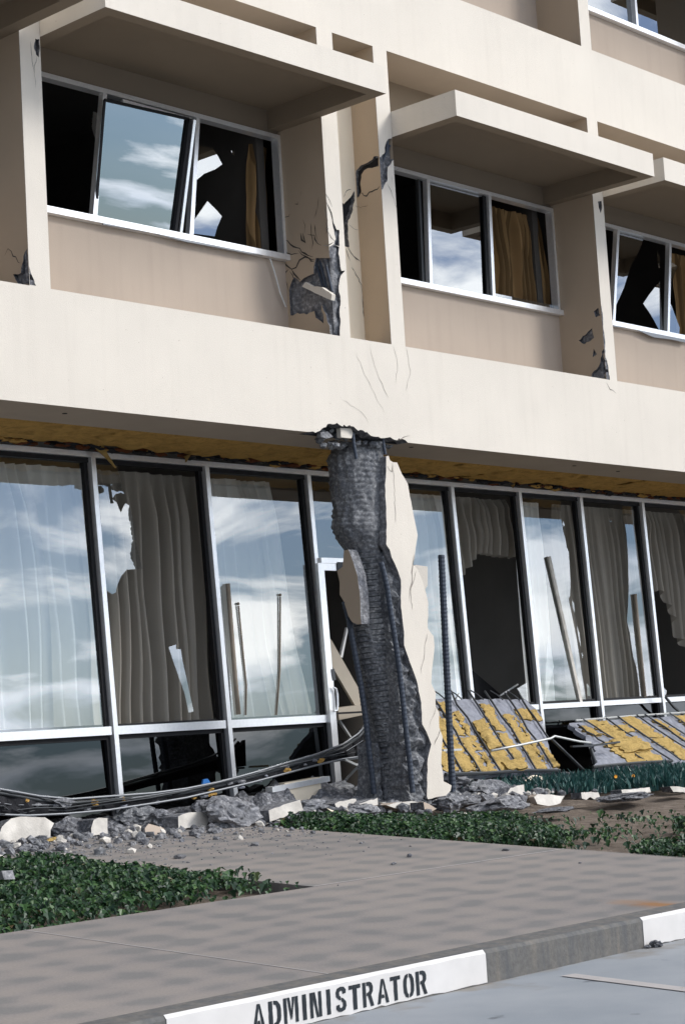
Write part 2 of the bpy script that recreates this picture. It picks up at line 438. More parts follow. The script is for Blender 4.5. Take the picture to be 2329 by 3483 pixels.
def slab(mb, outer, mp, thick, holes=(), res=None, amp=0, freq=8, seed=0, mf=0, ms=1, back=True, taper=0, backamp=0):
    """a plate: OUTER in plane coordinates, MP(u, v, w) -> place, w grows inwards"""
    pts, tri = fill(outer, holes, res, seed)
    cnt = {}
    for f in tri:
        for i in range(len(f)):
            e = (f[i], f[(i + 1) % len(f)]); cnt[tuple(sorted(e))] = cnt.get(tuple(sorted(e)), 0) + 1
    bd = [(f[i], f[(i + 1) % len(f)]) for f in tri for i in range(len(f)) if cnt[tuple(sorted((f[i], f[(i + 1) % len(f)])))] == 1]
    onb = {i for e in bd for i in e}
    cx = sum(p[0] for p in outer) / len(outer); cy = sum(p[1] for p in outer) / len(outer)
    def front(i):
        u, v = pts[i]; w0 = 0
        if amp: w0 = -amp * (noise.fractal(Vector((u * freq + seed * 7.1, v * freq, seed)), 1.0, 2.0, 4) * (.4 if i in onb else 1) + (.0 if i in onb else .45))
        return mp(u, v, w0)
    vs = [front(i) for i in range(len(pts))]; fs = list(tri); m = [mf] * len(tri)
    n = len(vs)
    for i in range(len(pts)):
        u, v = pts[i]
        u2 = cx + (u - cx) * (1 - taper); v2 = cy + (v - cy) * (1 - taper)
        j = backamp * noise.noise(Vector((u * 9, v * 9, seed + 3.3)))
        vs.append(mp(u2, v2, thick + j))
    for a, b in bd: fs.append((a, b, n + b, n + a)); m.append(ms)
    if back:
        for f in tri: fs.append(tuple(n + i for i in f[::-1])); m.append(ms)
    mb.add(vs, fs, m)
def ribbon(mb, pts, mp, w, m=0, seed=0, off=-.002, step=.03, amp=.012):
    p = jag(pts, step, amp, seed, False); r = random.Random(seed); n = len(p)
    vs = []; fs = []
    for i, q in enumerate(p):
        a = Vector(p[max(i - 1, 0)]); b = Vector(p[min(i + 1, n - 1)]); d = (b - a); nn = Vector((-d.y, d.x)).normalized()
        h = w * .5 * r.uniform(.45, 1.3) * (0.15 if i in (0, n - 1) else 1)
        for sgn in (-1, 1): vs.append(mp(q[0] + nn.x * h * sgn, q[1] + nn.y * h * sgn, off))
    for i in range(n - 1): fs.append((2 * i, 2 * i + 1, 2 * i + 3, 2 * i + 2))
    mb.add(vs, fs, m)
_ICO = None
def ico(sub):
    global _ICO
    import bmesh
    _ICO = _ICO or {}
    if sub not in _ICO:
        b = bmesh.new(); bmesh.ops.create_icosphere(b, subdivisions=sub, radius=1)
        b.verts.ensure_lookup_table(); _ICO[sub] = ([v.co.copy() for v in b.verts], [tuple(v.index for v in f.verts) for f in b.faces]); b.free()
    return _ICO[sub]
def rock(mb, c, size, seed, sub=3, m=0, white=None, mw=1, cuts=7, rough=.12):
    r = random.Random(seed); vs0, fs = ico(sub); rot = Matrix.Rotation(r.uniform(0, 6.28), 3, 'Z')
    pl = []
    for i in range(cuts):
        n = Vector((r.gauss(0, 1), r.gauss(0, 1), r.gauss(0, 1))).normalized(); pl.append((n, r.uniform(.5, .8), 0))
    if white is not None: pl.append((Vector(white).normalized(), .5, 1))
    vs = []; fl = []
    for v in vs0:
        p = v.copy(); on = 0
        for n, d, k in pl:
            e = p.dot(n) - d
            if e > 0: p -= n * e; on = max(on, k)
        if not on: p += v * rough * noise.fractal(v * 2.6 + Vector((seed * 3.7, seed, 0)), 1.0, 2.0, 4)
        fl.append(on)
        if white is None: p = rot @ p
        vs.append(Vector(c) + Vector((p.x * size[0], p.y * size[1], p.z * size[2])))
    mb.add(vs, fs, [mw if all(fl[i] for i in f) else m for f in fs])

FR = lambda y: (lambda u, v, w: Vector((u, y + w, v)))          # plane facing the street
LF = lambda x: (lambda u, v, w: Vector((x + w, u, v)))          # plane facing along the street
def xz(pts, y): return [(W(p, y).x, W(p, y).z) for p in pts]
def yz(pts, x): return [(WX(p, x).y, WX(p, x).z) for p in pts]
# ================================================================== ground
def sheet(name, poly, mat, zf, kind='structure', thick=0):
    mb = MB(); slab(mb, poly, lambda u, v, w: Vector((u, v, zf(v) - w)), thick or .02, mf=0, ms=0, back=False)
    return tag(mb.build(name, [mat]), kind=kind)
sheet('parking_lot', [(-3000, -3000), (3000, -3000), (3000, KY + .02), (-3000, KY + .02)], MLOT, lambda v: KZB, thick=.05)
sheet('ground', [(-3000, KY + .03), (3000, KY + .03), (3000, 3000), (-3000, 3000)], MLOT, lambda v: KZB - .02, thick=.05)
mb = MB()
r = random.Random(4)
for i in range(140):
    for j in range(46):
        pass
nx, ny = 150, 60
vs = []; fs = []
for i in range(nx + 1):
    for j in range(ny + 1):
        x = 2 + 24 * i / nx; y = -4.7 + 7.2 * j / ny
        vs.append((x, y, gz(y) - .075 + .03 * noise.fractal(Vector((x * 1.8, y * 1.8, 0)), 1, 2, 4)))
for i in range(nx):
    for j in range(ny):
        a = i * (ny + 1) + j; fs.append((a, a + ny + 1, a + ny + 2, a + 1))
mb.add(vs, fs); tag(mb.build('soil', [MSOIL], smooth=True), kind='structure')
pave = lambda v: gz(v)
sheet('sidewalk', [(-40, KY + .16), (60, KY + .16), (60, -4.35), (11.2, -4.35), (11.2, -3.256), (-40, -3.256)], MPAV, pave, thick=.14)
sheet('entrance_walkway', [(8.57, -3.244), (11.2, -3.244), (11.2, .9), (8.57, .9)], MPAV, pave, thick=.14)
sheet('building_path', [(-40, -.9), (8.555, -.9), (8.555, 1.7), (-40, 1.7)], MPAV, pave, thick=.14)
mb = MB()
def strip(a, b, wd, dz):
    a = Vector((*a, 0)); b = Vector((*b, 0)); n = (b - a).normalized().cross(Vector((0, 0, 1))) * wd / 2
    mb.add([(p.x, p.y, gz(p.y) + dz) for p in (a - n, b - n, b + n, a + n)], [(0, 1, 2, 3)])
strip((8.57, -3.25), (11.2, -3.25), .018, .002); strip((2, .17), (11.2, .17), .012, .003); strip((6.33, KY + .16), (6.33, -3.26), .010, .002); strip((11.2, -3.25), (11.2, -4.3), .010, .002)
tag(mb.build('pavement_joint', [MJOINT]), kind='structure')
# kerb with its paint and the lettering
mb = MB()
mb.add([(x, y, z) for x in (-40, 60) for (y, z) in ((KY, KZB - .05), (KY, KZT - .015), (KY + .015, KZT + .003), (KY + .158, gz(KY + .158) + .003), (KY + .158, KZB - .05))],
       [(0, 5, 6, 1), (1, 6, 7, 2), (2, 7, 8, 3), (3, 8, 9, 4)])
tag(mb.build('kerb', [MKERB]), kind='structure')
def kerb_paint(x0, x1, seed):
    mb = MB()
    o = jag([(x0, KZB + .006), (x1, KZB + .006)], .06, .006, seed, False) + [(x1, KZT - .012)] + jag([(x1, KZT - .010), (x0, KZT - .010)], .12, .003, seed + 1, False)[1:]
    slab(mb, o, FR(KY - .003), .002, mf=0, ms=0, back=False)
    mb.add([(x0, KY - .002, KZT - .012), (x1, KY - .002, KZT - .012), (x1, KY + .014, KZT + .006), (x0, KY + .014, KZT + .006)], [(0, 1, 2, 3)])
    return tag(mb.build('kerb_paint', [MPAINT]), kind='structure')
kerb_paint(5.20, 7.265, 1); kerb_paint(8.617, 12.5, 2)
# stencilled letters, each in a unit box
LT = {
 'A': [[(0, 0), (.24, 0), (.56, 1), (.40, 1)], [(.76, 0), (1, 0), (.62, 1), (.56, .86)], [(.38, .22), (.62, .22), (.57, .36), (.43, .36)]],
 'D': [[(0, 0), (.3, 0), (.3, 1), (0, 1)], [(.42, .86), (.62, .82), (.70, .66), (.70, .34), (.62, .18), (.42, .14), (.42, 0), (.72, .03), (.95, .2), (1, .36), (1, .64), (.95, .8), (.72, .97), (.42, 1)]],
 'M': [[(0, 0), (.2, 0), (.2, 1), (0, 1)], [(.8, 0), (1, 0), (1, 1), (.8, 1)], [(.25, 1), (.40, 1), (.53, .45), (.46, .12)], [(.60, 1), (.75, 1), (.55, .12), (.55, .5)]],
 'I': [[(0, 0), (1, 0), (1, 1), (0, 1)]],
 'N': [[(0, 0), (.24, 0), (.24, 1), (0, 1)], [(.76, 0), (1, 0), (1, 1), (.76, 1)], [(.29, 1), (.45, 1), (.72, 0), (.56, 0), (.29, .72)]],
 'S': [[(.95, .72), (.98, .86), (.78, .98), (.5, 1), (.18, .95), (.03, .8), (.06, .62), (.3, .5), (.46, .46), (.46, .60), (.34, .66), (.33, .78), (.5, .86), (.66, .82), (.68, .70)],
       [(.05, .28), (.02, .14), (.22, .02), (.5, 0), (.82, .05), (.97, .2), (.94, .38), (.7, .52), (.54, .56), (.54, .42), (.66, .36), (.67, .22), (.5, .14), (.34, .18), (.32, .30)]],
 'T': [[(.34, 0), (.66, 0), (.66, 1), (.34, 1)], [(0, .84), (.29, .84), (.29, 1), (0, 1)], [(.71, .84), (1, .84), (1, 1), (.71, 1)]],
 'R': [[(0, 0), (.28, 0), (.28, 1), (0, 1)], [(.38, 1), (.38, .86), (.6, .84), (.68, .74), (.66, .64), (.55, .58), (.38, .56), (.38, .44), (.48, .44), (.72, 0), (1, 0), (.76, .46), (.94, .6), (.97, .78), (.86, .94), (.66, 1)]],
 'O': [[(.44, 1), (.2, .95), (.03, .75), (0, .5), (.03, .25), (.2, .05), (.44, 0), (.44, .14), (.33, .22), (.28, .5), (.33, .78), (.44, .86)], [(.56, 1), (.8, .95), (.97, .75), (1, .5), (.97, .25), (.8, .05), (.56, 0), (.56, .14), (.67, .22), (.72, .5), (.67, .78), (.56, .86)]],
}
zk = Zm(700, 2850, .5102)
spans = [(305, 388), (415, 495), (515, 610), (640, 664), (690, 765), (800, 824), (860, 930), (950, 1025), (1040, 1110), (1135, 1210), (1225, 1290), (1310, 1380), (1395, 1465)]
mb = MB()
for ch, (a, b) in zip('ADMINISTRATOR', spans):
    xa = W(zk(a, 1180 - (a - 305) * .21), KY).x; xb = W(zk(b, 1180 - (b - 305) * .21), KY).x
    z0 = KZB + .022 if a < 900 else KZB + .018; h = .108
    for pl in LT[ch]:
        o = [(xa + (xb - xa) * u, z0 + h * v) for u, v in pl]
        slab(mb, jag(o, .02, .0012, a), FR(KY - .006), .002, mf=0, ms=0, back=False)
tag(mb.build('stencil_lettering', [MLETTER]), kind='structure')
mb = MB()
sa = LOT((1930, 3318)); sb = LOT((2329, 3368)); d = (sb - sa); sb = sa + d * 6
n = Vector((-d.y, d.x, 0)).normalized() * .045
mb.add([tuple(p + Vector((0, 0, .004))) for p in (sa - n, sb - n, sb + n, sa + n)], [(0, 1, 2, 3)])
tag(mb.build('parking_stripe', [MSTRIPE]), kind='structure')
# far hills that the window glass mirrors
mb = MB(); vs = []; fs = []
for i in range(241):
    a = math.radians(-150 + 200 * i / 240)
    for k, (rad, hh) in enumerate(((1500, 0), (1700, .55), (2000, 1.0), (2600, 0))):
        h = .38 * hh * (26 + 34 * abs(noise.fractal(Vector((i * .07, k * .3, 1)), 1, 2, 4)) + 10 * noise.noise(Vector((i * .02, 0, 5))))
        vs.append((rad * math.cos(a), rad * math.sin(a), -1.5 + h))
for i in range(240):
    for k in range(3):
        a = i * 4 + k; fs.append((a, a + 4, a + 5, a + 1))
mb.add(vs, fs); tag(mb.build('hills', [MHILL], smooth=True), kind='structure')
# ================================================================== the hospital
HOSP = empty('hospital_building', (13.0, .3, -.65), 'cream stucco hospital wing with shattered columns and broken windows above a debris strewn lawn', 'building')
Z1A, Z1B, Z2A, Z2B = 2.629, 3.565, 6.507, 7.33
FL = 3.765
D2 = .57                                   # window wall depth
ZC0, ZC1 = 5.637, 5.890
XL, XR = -6.0, 38.0
BAYS = [(2.05, 5.44), (5.65, 9.135), (9.345, 12.64), (13.64, 16.99), (17.19, 20.54), (20.74, 24.1), (24.3, 27.6)]
CO = .045                                  # concrete cover

# --- spandrel bands
def band(z0, z1, notch, cracks, label=None):
    mb = MB()
    o = [(XL, z0)] + notch + [(XR, z0), (XR, z1), (XL, z1)]
    slab(mb, o, FR(0), .13, mf=0, ms=1, back=False)
    for q_, f_ in enumerate(mb.f):
        zc_ = sum(mb.v[i][2] for i in f_) / len(f_)
        if mb.m[q_] == 1 and z0 + .003 < zc_ < z1 - .02: mb.m[q_] = 5
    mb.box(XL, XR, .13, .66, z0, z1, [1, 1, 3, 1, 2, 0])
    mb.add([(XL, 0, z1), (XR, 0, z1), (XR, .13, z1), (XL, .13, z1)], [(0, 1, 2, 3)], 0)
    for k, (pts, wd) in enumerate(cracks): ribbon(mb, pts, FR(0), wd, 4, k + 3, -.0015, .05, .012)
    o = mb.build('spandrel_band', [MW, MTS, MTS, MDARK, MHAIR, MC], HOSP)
    if label: o['label'] = label
    return o
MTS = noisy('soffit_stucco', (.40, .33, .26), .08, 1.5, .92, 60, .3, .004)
zA = Zm(980, 1400, .3827)
notch_px = zs(zA, [(60, 245), (170, 225), (190, 180), (260, 178), (320, 140), (372, 108), (432, 100), (462, 122), (560, 130), (622, 170), (700, 182), (762, 222), (850, 236), (905, 226), (925, 240), (1000, 246), (1060, 258)])
notch = jag(xz(notch_px, 0), .03, .012, 5, False)
notch = [(x, max(z, Z1A + .001)) for x, z in notch]; notch[0] = (notch[0][0], Z1A); notch[-1] = (notch[-1][0], Z1A)
zD = Zm(1165, 1160, .743)
cr1 = [(xz([(1380, 1180), (1395, 1260), (1380, 1330)], 0), .004), (xz(zs(zD, [(125, 20), (140, 90), (165, 170), (210, 260)]), 0), .004), (xz(zs(zD, [(230, 20), (250, 110), (240, 200)]), 0), .003),
       (xz(zs(zD, [(0, 270), (90, 330), (120, 380)]), 0), .003), (xz([(1395, 1482), (1350, 1500)], 0), .008), (xz(zs(zD, [(1205, 190), (1222, 222), (1250, 240)]), 0), .012), (xz(zs(zD, [(60, 60), (110, 170), (190, 330)]), 0), .003)]
band(Z1A, Z1B, notch, cr1, 'lower stucco band torn open above the shattered column')
band(Z2A, Z2B, [], [])
# roofline band above the upper storey closes the block
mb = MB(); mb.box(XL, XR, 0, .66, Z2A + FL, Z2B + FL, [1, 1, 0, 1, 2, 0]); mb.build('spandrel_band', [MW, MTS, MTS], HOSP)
# --- weep holes in the soffits
for p in ((221, 1406), (1398, 1521), (1952, 1584), (2100, 1603)):
    mb = MB(); d = _ray(p); t = (Z1A - CAM[2]) / d[2]; q = CAM + d * t
    mb.tube([(q[0], q[1], Z1A - .003), (q[0], q[1], Z1A + .02)], .022, 10)
    mb.build('weep_hole', [MDARK], HOSP)

# --- upper storeys: columns
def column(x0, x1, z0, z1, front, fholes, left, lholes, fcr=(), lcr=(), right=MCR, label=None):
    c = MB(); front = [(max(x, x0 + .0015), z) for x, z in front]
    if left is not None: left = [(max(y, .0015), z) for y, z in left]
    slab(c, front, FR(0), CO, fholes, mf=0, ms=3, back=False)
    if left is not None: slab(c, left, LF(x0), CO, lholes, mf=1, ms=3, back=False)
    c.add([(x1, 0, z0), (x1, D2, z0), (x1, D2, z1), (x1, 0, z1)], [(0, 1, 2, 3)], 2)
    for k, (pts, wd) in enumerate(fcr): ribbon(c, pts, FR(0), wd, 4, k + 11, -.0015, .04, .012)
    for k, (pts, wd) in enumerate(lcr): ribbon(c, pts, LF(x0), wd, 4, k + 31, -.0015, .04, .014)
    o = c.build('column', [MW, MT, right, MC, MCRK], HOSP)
    if fholes or lholes or label:
        k = MB()
        ff = [(x0 + CO + .001, z0), (x1 - .004, z0), (x1 - .004, z1), (x0 + CO + .001, z1)]
        slab(k, ff, FR(CO + .004), .05, res=.05, amp=.035, freq=11, seed=int(x0 * 10), mf=0, ms=0, back=False)
        slab(k, [(CO, z0), (D2 - .01, z0), (D2 - .01, z1), (CO, z1)], LF(x0 + CO + .004), .05, res=.05, amp=.03, freq=11, seed=int(x0 * 10) + 1, mf=0, ms=0, back=False)
        k.build('concrete_core', [MCL], o, True)
    if label: o['label'] = label
    return o
def rect(a0, a1, b0, b1): return [(a0, b0), (a1, b0), (a1, b1), (a0, b1)]
zB = Zm(900, 380, .3827)
def F0(pts): return xz(zs(zB, pts), 0)
def plain(x0, x1, z0, z1): return column(x0, x1, z0, z1, rect(x0, x1, z0, z1), [], rect(0, D2, z0, z1), [])
xs_cols = [(5.44, 5.65), (9.135, 9.345), (12.64, 12.86), (13.435, 13.64), (16.99, 17.19), (20.54, 20.74), (24.1, 24.3)]
for i, (a, b) in enumerate(xs_cols):
    plain(a, b, Z2B, Z2A + FL)
    if i in (0, 5, 6): plain(a, b, Z1B, Z2A)
# left column: chipped foot and head
a, b = xs_cols[1]
h1 = jag(xz([(118, 955), (105, 925), (97, 905), (101, 935), (92, 950), (84, 980), (104, 992), (130, 998), (140, 985), (124, 975)], 0), .02, .006, 3)
h1 = [(max(a + .004, x), max(z, Z1B + .006)) for x, z in h1]
hl1 = [(y, z) for y, z in jag([(.004, Z1B + .01), (.12, Z1B + .02), (.2, Z1B + .13), (.1, Z1B + .12), (.06, Z1B + .25), (.004, Z1B + .3)], .03, .01, 8)]
h2 = jag(xz([(121, 131), (135, 133), (136.5, 170), (133, 195), (124, 186), (117, 165)], 0), .02, .006, 4)
h2 = [(min(b - .004, x), z) for x, z in h2]
column(a, b, Z1B, Z2A, rect(a, b, Z1B, Z2A), [h1, h2], rect(0, D2, Z1B, Z2A), [hl1],
       [(xz([(104, 140), (110, 210), (118, 250)], 0), .004), (xz([(126, 190), (118, 240), (121, 300)], 0), .003)], [([(.1, Z1B + .2), (.25, Z1B + .35), (.3, Z1B + .3)], .01)], label='column with chipped foot beside the racked window')
# right column
a, b = xs_cols[4]
zR = Zm(1729, 300, .3827)
h2 = jag(xz(zs(zR, [(790, 1010), (822, 1000), (828, 1060), (815, 1110), (800, 1060)]), 0), .02, .005, 6); h2 = [(min(b - .004, x), z) for x, z in h2]
hl = [jag([(.01, Z1B + .02), (.22, Z1B + .01), (.16, Z1B + .12), (.09, Z1B + .16), (.01, Z1B + .34)], .03, .012, 9), jag([(.12, 4.05), (.25, 4.0), (.33, 4.06), (.22, 4.11), (.14, 4.16)], .03, .012, 10), jag([(.1, 3.86), (.16, 3.84), (.14, 3.93)], .03, .01, 11), jag([(.02, 4.28), (.08, 4.27), (.1, 4.34), (.04, 4.37)], .03, .01, 11)]
fo = [(a + .06, Z1B), (b, Z1B), (b, Z2A), (a, Z2A)] + jag([(a, 4.4), (a + .022, 4.3), (a + .01, 4.15), (a + .028, 3.98), (a + .008, 3.84), (a + .05, 3.72), (a + .06, Z1B)], .03, .006, 12, False)[:-1]
column(a, b, Z1B, Z2A, fo, [h2], rect(0, D2, Z1B, Z2A), hl, label='column chipped along its edge with patches of bare concrete')
# first of the pair: spalled foot
a, b = xs_cols[2]
brk = F0([(505, 1285), (545, 1275), (575, 1200), (610, 1180), (662, 1200), (655, 1260), (682, 1415), (716, 1412), (668, 1482), (660, 1600), (672, 1640), (667, 1985)])
brk = jag(brk, .035, .010, 21, False)
brk = [(min(max(x, a), b - .012), z) for x, z in brk]; brk[0] = (a, brk[0][1]); brk[-1] = (brk[-1][0], Z1B)
front = [(b, Z1B), (b, Z2A), (a, Z2A)] + brk
# the open crack up the front of it
fh = jag(F0([(596, 940), (618, 1000), (640, 1050), (662, 1050), (664, 1195), (612, 1185), (632, 1130), (606, 1020)]), .03, .004, 22); fh = [(min(x, b - .006), z) for x, z in fh]
fh2 = jag(F0([(520, 690), (540, 790), (556, 820), (530, 740)]), .03, .004, 23); fh2 = [(max(x, a + .004), z) for x, z in fh2]
def L0(pts): return yz(zs(zB, pts), a)
lbig = L0([(520, 1292), (455, 1300), (437, 1440), (372, 1468), (315, 1512), (262, 1468), (245, 1500), (205, 1640), (222, 1812), (290, 1788), (372, 1803), (442, 1772), (455, 1832), (522, 1882), (500, 1700), (525, 1760), (560, 1870)])
lo_ = L0([(590, 1985)])
zt = brk[0][1]
lpoly_break = jag(L0([(455, 1300), (437, 1440), (372, 1468), (315, 1512), (262, 1468), (245, 1500), (205, 1640), (222, 1812), (290, 1788), (372, 1803), (442, 1772), (455, 1832), (522, 1882), (505, 1710), (545, 1800), (575, 1900)]), .04, .012, 24, False)
lpoly_break = [(min(max(y, .02), D2 - .03), max(z, Z1B + .06)) for y, z in lpoly_break]
left = [(0, Z2A), (0, zt)] + lpoly_break + [(.05, Z1B), (D2, Z1B), (D2, Z2A)]
fcr = [(F0([(545, 800), (590, 900), (610, 990)]), .016), (F0([(540, 980), (560, 1040), (545, 1080)]), .014), (F0([(560, 1060), (590, 1120), (620, 1150)]), .010), (F0([(520, 700), (560, 760), (600, 850)]), .006), (F0([(530, 800), (556, 960), (548, 1040), (560, 1090)]), .008), (F0([(515, 1190), (560, 1190), (610, 1160)]), .012)]
lcr = [(L0(q), wd) for q, wd in [([(180, 1140), (230, 1180), (290, 1210), (360, 1260), (430, 1290)], .016), ([(140, 890), (170, 940), (215, 930), (225, 910)], .010), ([(150, 1310), (200, 1370), (240, 1400), (280, 1385), (310, 1320), (360, 1290), (440, 1330)], .014),
        ([(150, 1240), (190, 1140)], .010), ([(240, 1400), (290, 1470), (320, 1500)], .016), ([(160, 1430), (215, 1400)], .012), ([(340, 960), (360, 1010), (355, 1080)], .010), ([(320, 1080), (330, 1140), (360, 1160), (340, 1080)], .026), ([(410, 990), (415, 1090), (430, 1170), (420, 1220)], .010), ([(440, 1090), (470, 1170), (505, 1190)], .014), ([(460, 860), (440, 950)], .007), ([(320, 710), (322, 750)], .014), ([(265, 820), (295, 822), (297, 800)], .012), ([(380, 1090), (450, 1100)], .008), ([(445, 1000), (452, 1080), (470, 1140)], .012), ([(300, 1230), (330, 1270), (390, 1300), (450, 1310)], .010), ([(180, 1250), (240, 1270), (300, 1260)], .010), ([(225, 1420), (262, 1500)], .016), ([(190, 1500), (215, 1600)], .010), ([(400, 1180), (408, 1240)], .006), ([(480, 760), (470, 860), (452, 930)], .006)]]
C1 = column(a, b, Z1B, Z2A, front, [fh, fh2], left, [], fcr, lcr, MCR, 'column with its foot spalled away to bare concrete and steel')
# bare steel and a fallen chip in the spalled foot
q = MB()
for (p0, p1) in (((445, 1310), (520, 1560)), ((530, 1290), (600, 1600)), ((490, 1330), (545, 1560))):
    A = WX(zB(*p0), a + .03); B = WX(zB(*p1), a + .03); q.tube([A, B], .013, 8)
q.build('rebar', [MREB], C1)
q = MB(); ch = yz(zs(zB, [(365, 1560), (395, 1520), (470, 1560), (540, 1565), (630, 1630), (622, 1680), (560, 1655), (450, 1600)]), a)
slab(q, jag(ch, .05, .006, 2), LF(a - .05), .05, mf=0, ms=0); q.build('hanging_chip', [MW], C1)
# second of the pair
a, b = xs_cols[3]
def R0(pts): return yz(zs(zB, pts), a)
sp = F0([(1010, 402), (1062, 372), (1072, 292), (1098, 242), (1135, 238)])
sp2 = F0([(1190, 430), (1140, 432), (1092, 492), (1086, 620), (1052, 682), (1020, 690)])
spl = jag([(a, sp[0][1])] + [(x, z) for x, z in sp[1:-1]] + [(b, sp[-1][1])], .03, .009, 31, False)
spr = jag([(b, sp2[0][1])] + [(x, z) for x, z in sp2[1:-1]] + [(a, sp2[-1][1])], .03, .009, 32, False)
clampx = lambda P: [(min(max(x, a + .0015), b), z) for x, z in P]
spl = clampx(spl); spr = clampx(spr)
front = [(a + .0015, Z2A)] + spl + [(b, Z2A)]
front2 = [(b, Z1B)] + spr + [(a + .0015, Z1B)]
cr_hole = jag(R0([(800, 770), (784, 700), (786, 610), (812, 520), (850, 480), (918, 450), (958, 425), (968, 398), (1012, 398), (1012, 486), (932, 500), (884, 520), (858, 562), (850, 650), (858, 710), (838, 755)]), .03, .006, 33)
cr_hole = [(min(max(y, .006), .315), z) for y, z in cr_hole]
c = MB()
slab(c, front, FR(0), CO, mf=0, ms=3, back=False); slab(c, front2, FR(0), CO, mf=0, ms=3, back=False)
slab(c, rect(.0015, D2, Z1B, Z2A), LF(a), CO, [cr_hole], mf=1, ms=3, back=False)
c.add([(b, 0, Z1B), (b, D2, Z1B), (b, D2, Z2A), (b, 0, Z2A)], [(0, 1, 2, 3)], 2)
for k, (P, wd) in enumerate([(R0([(850, 720), (905, 750), (930, 715), (1000, 690), (1025, 660)]), .014), (R0([(800, 840), (850, 855), (920, 830)]), .004)]): ribbon(c, P, LF(a), wd, 4, 41 + k, -.0015, .03, .01)
for k, (P, wd) in enumerate([(F0([(1085, 640), (1120, 700), (1150, 780), (1160, 830), (1180, 880)]), .006), (F0([(1125, 560), (1130, 640)]), .003), (F0([(1165, 520), (1190, 510)]), .012)]): ribbon(c, P, FR(0), wd, 4, 44 + k, -.0015, .03, .008)
C2 = c.build('column', [MW, MT, MT, MC, MCRK], HOSP); C2['label'] = 'column split by a diagonal crack under the canopy corner'
k = MB()
slab(k, rect(a + CO, b - .003, Z1B, Z2A), FR(CO + .004), .05, res=.04, amp=.04, freq=12, seed=55, mf=0, ms=0, back=False)
slab(k, rect(CO, D2 - .01, Z1B, Z2A), LF(a + CO + .004), .05, res=.05, amp=.02, freq=12, seed=56, mf=1, ms=0, back=False)
k.build('concrete_core', [MC, MDARK], C2, True)  # side face of the core blackened: shade in the crack put into its colour
q = MB(); A = W(zB(1075, 380), .025); B = W(zB(1095, 260), .025); q.tube([A, B], .012, 8); A = W(zB(1040, 450), .025); B = W(zB(1110, 300), .02); q.tube([A, B], .012, 8); q.build('rebar', [MREB], C2)
# recess wall between the pair, with the gap the crack opened
YP = .325
xa, xb = 12.86, 13.435
gap = jag(xz(zs(zB, [(655, 790), (680, 800), (702, 822), (738, 785), (775, 742), (798, 705)]), YP), .03, .008, 61, False)
gap2 = jag(xz(zs(zB, [(800, 790), (774, 900), (742, 965), (738, 1080), (752, 1205), (650, 1185)]), YP), .03, .008, 62, False)
hp = [(min(max(x, xa + .003), xb - .003), z) for x, z in gap + gap2]
pw = MB()
slab(pw, rect(xa, xb, Z1B, Z2A), FR(YP), .06, [hp], mf=0, ms=1, back=False)
for k, (P, wd) in enumerate([([(735, 1195), (770, 1260), (850, 1335)], .012), ([(770, 1380), (810, 1450), (860, 1540), (870, 1700), (885, 1850)], .008), ([(720, 1220), (760, 1330)], .006), ([(800, 830), (830, 860), (850, 855)], .006), ([(745, 1000), (790, 1040), (840, 1050)], .005), ([(700, 760), (730, 700), (770, 690)], .006)]):
    ribbon(pw, xz(zs(zB, P), YP), FR(YP), wd, 2, 70 + k, -.0015, .03, .008)
pwo = pw.build('recess_wall', [MCR, MC, MCRK], HOSP)
k = MB(); slab(k, rect(xa, xb, Z1B, Z2A), FR(YP + .07), .05, res=.05, amp=.04, freq=12, seed=63, mf=0, ms=0, back=False); k.build('concrete_core', [MDARK], pwo, True)  # core coloured near-black to paint the shade deep in the gap
mb = MB(); mb.box(xa, xb, YP, YP + .2, Z2B, Z2A + FL, 0); mb.build('recess_wall', [MCR], HOSP)

# --- window walls, canopies and windows
def wall_parts(x0, x1, dz):
    mb = MB(); mb.box(x0, x1, D2, D2 + .15, Z1B + dz, 4.372 + dz, 0); mb.build('spandrel_wall', [MS], HOSP)
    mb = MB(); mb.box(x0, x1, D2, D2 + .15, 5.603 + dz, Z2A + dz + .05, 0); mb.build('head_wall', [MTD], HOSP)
for k in (0, 1):
    for (x0, x1) in BAYS[1:6]: wall_parts(x0, x1, k * FL)
def canopy(x0, x1, dz=0):
    mb = MB(); x0 += .002; x1 -= .002; lw = .13; ft = .12
    z0, z1 = ZC0 + dz, ZC1 + dz; zu = 5.83 + dz
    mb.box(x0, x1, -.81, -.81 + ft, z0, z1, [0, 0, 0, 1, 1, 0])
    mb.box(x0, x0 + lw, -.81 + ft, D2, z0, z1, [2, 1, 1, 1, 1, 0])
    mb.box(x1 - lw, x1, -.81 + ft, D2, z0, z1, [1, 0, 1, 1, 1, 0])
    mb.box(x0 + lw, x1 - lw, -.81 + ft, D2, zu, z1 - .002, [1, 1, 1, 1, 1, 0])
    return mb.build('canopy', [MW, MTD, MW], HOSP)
for k in (0, 1):
    for i, (x0, x1) in enumerate(BAYS[1:6]): canopy(x0, x1, k * FL)

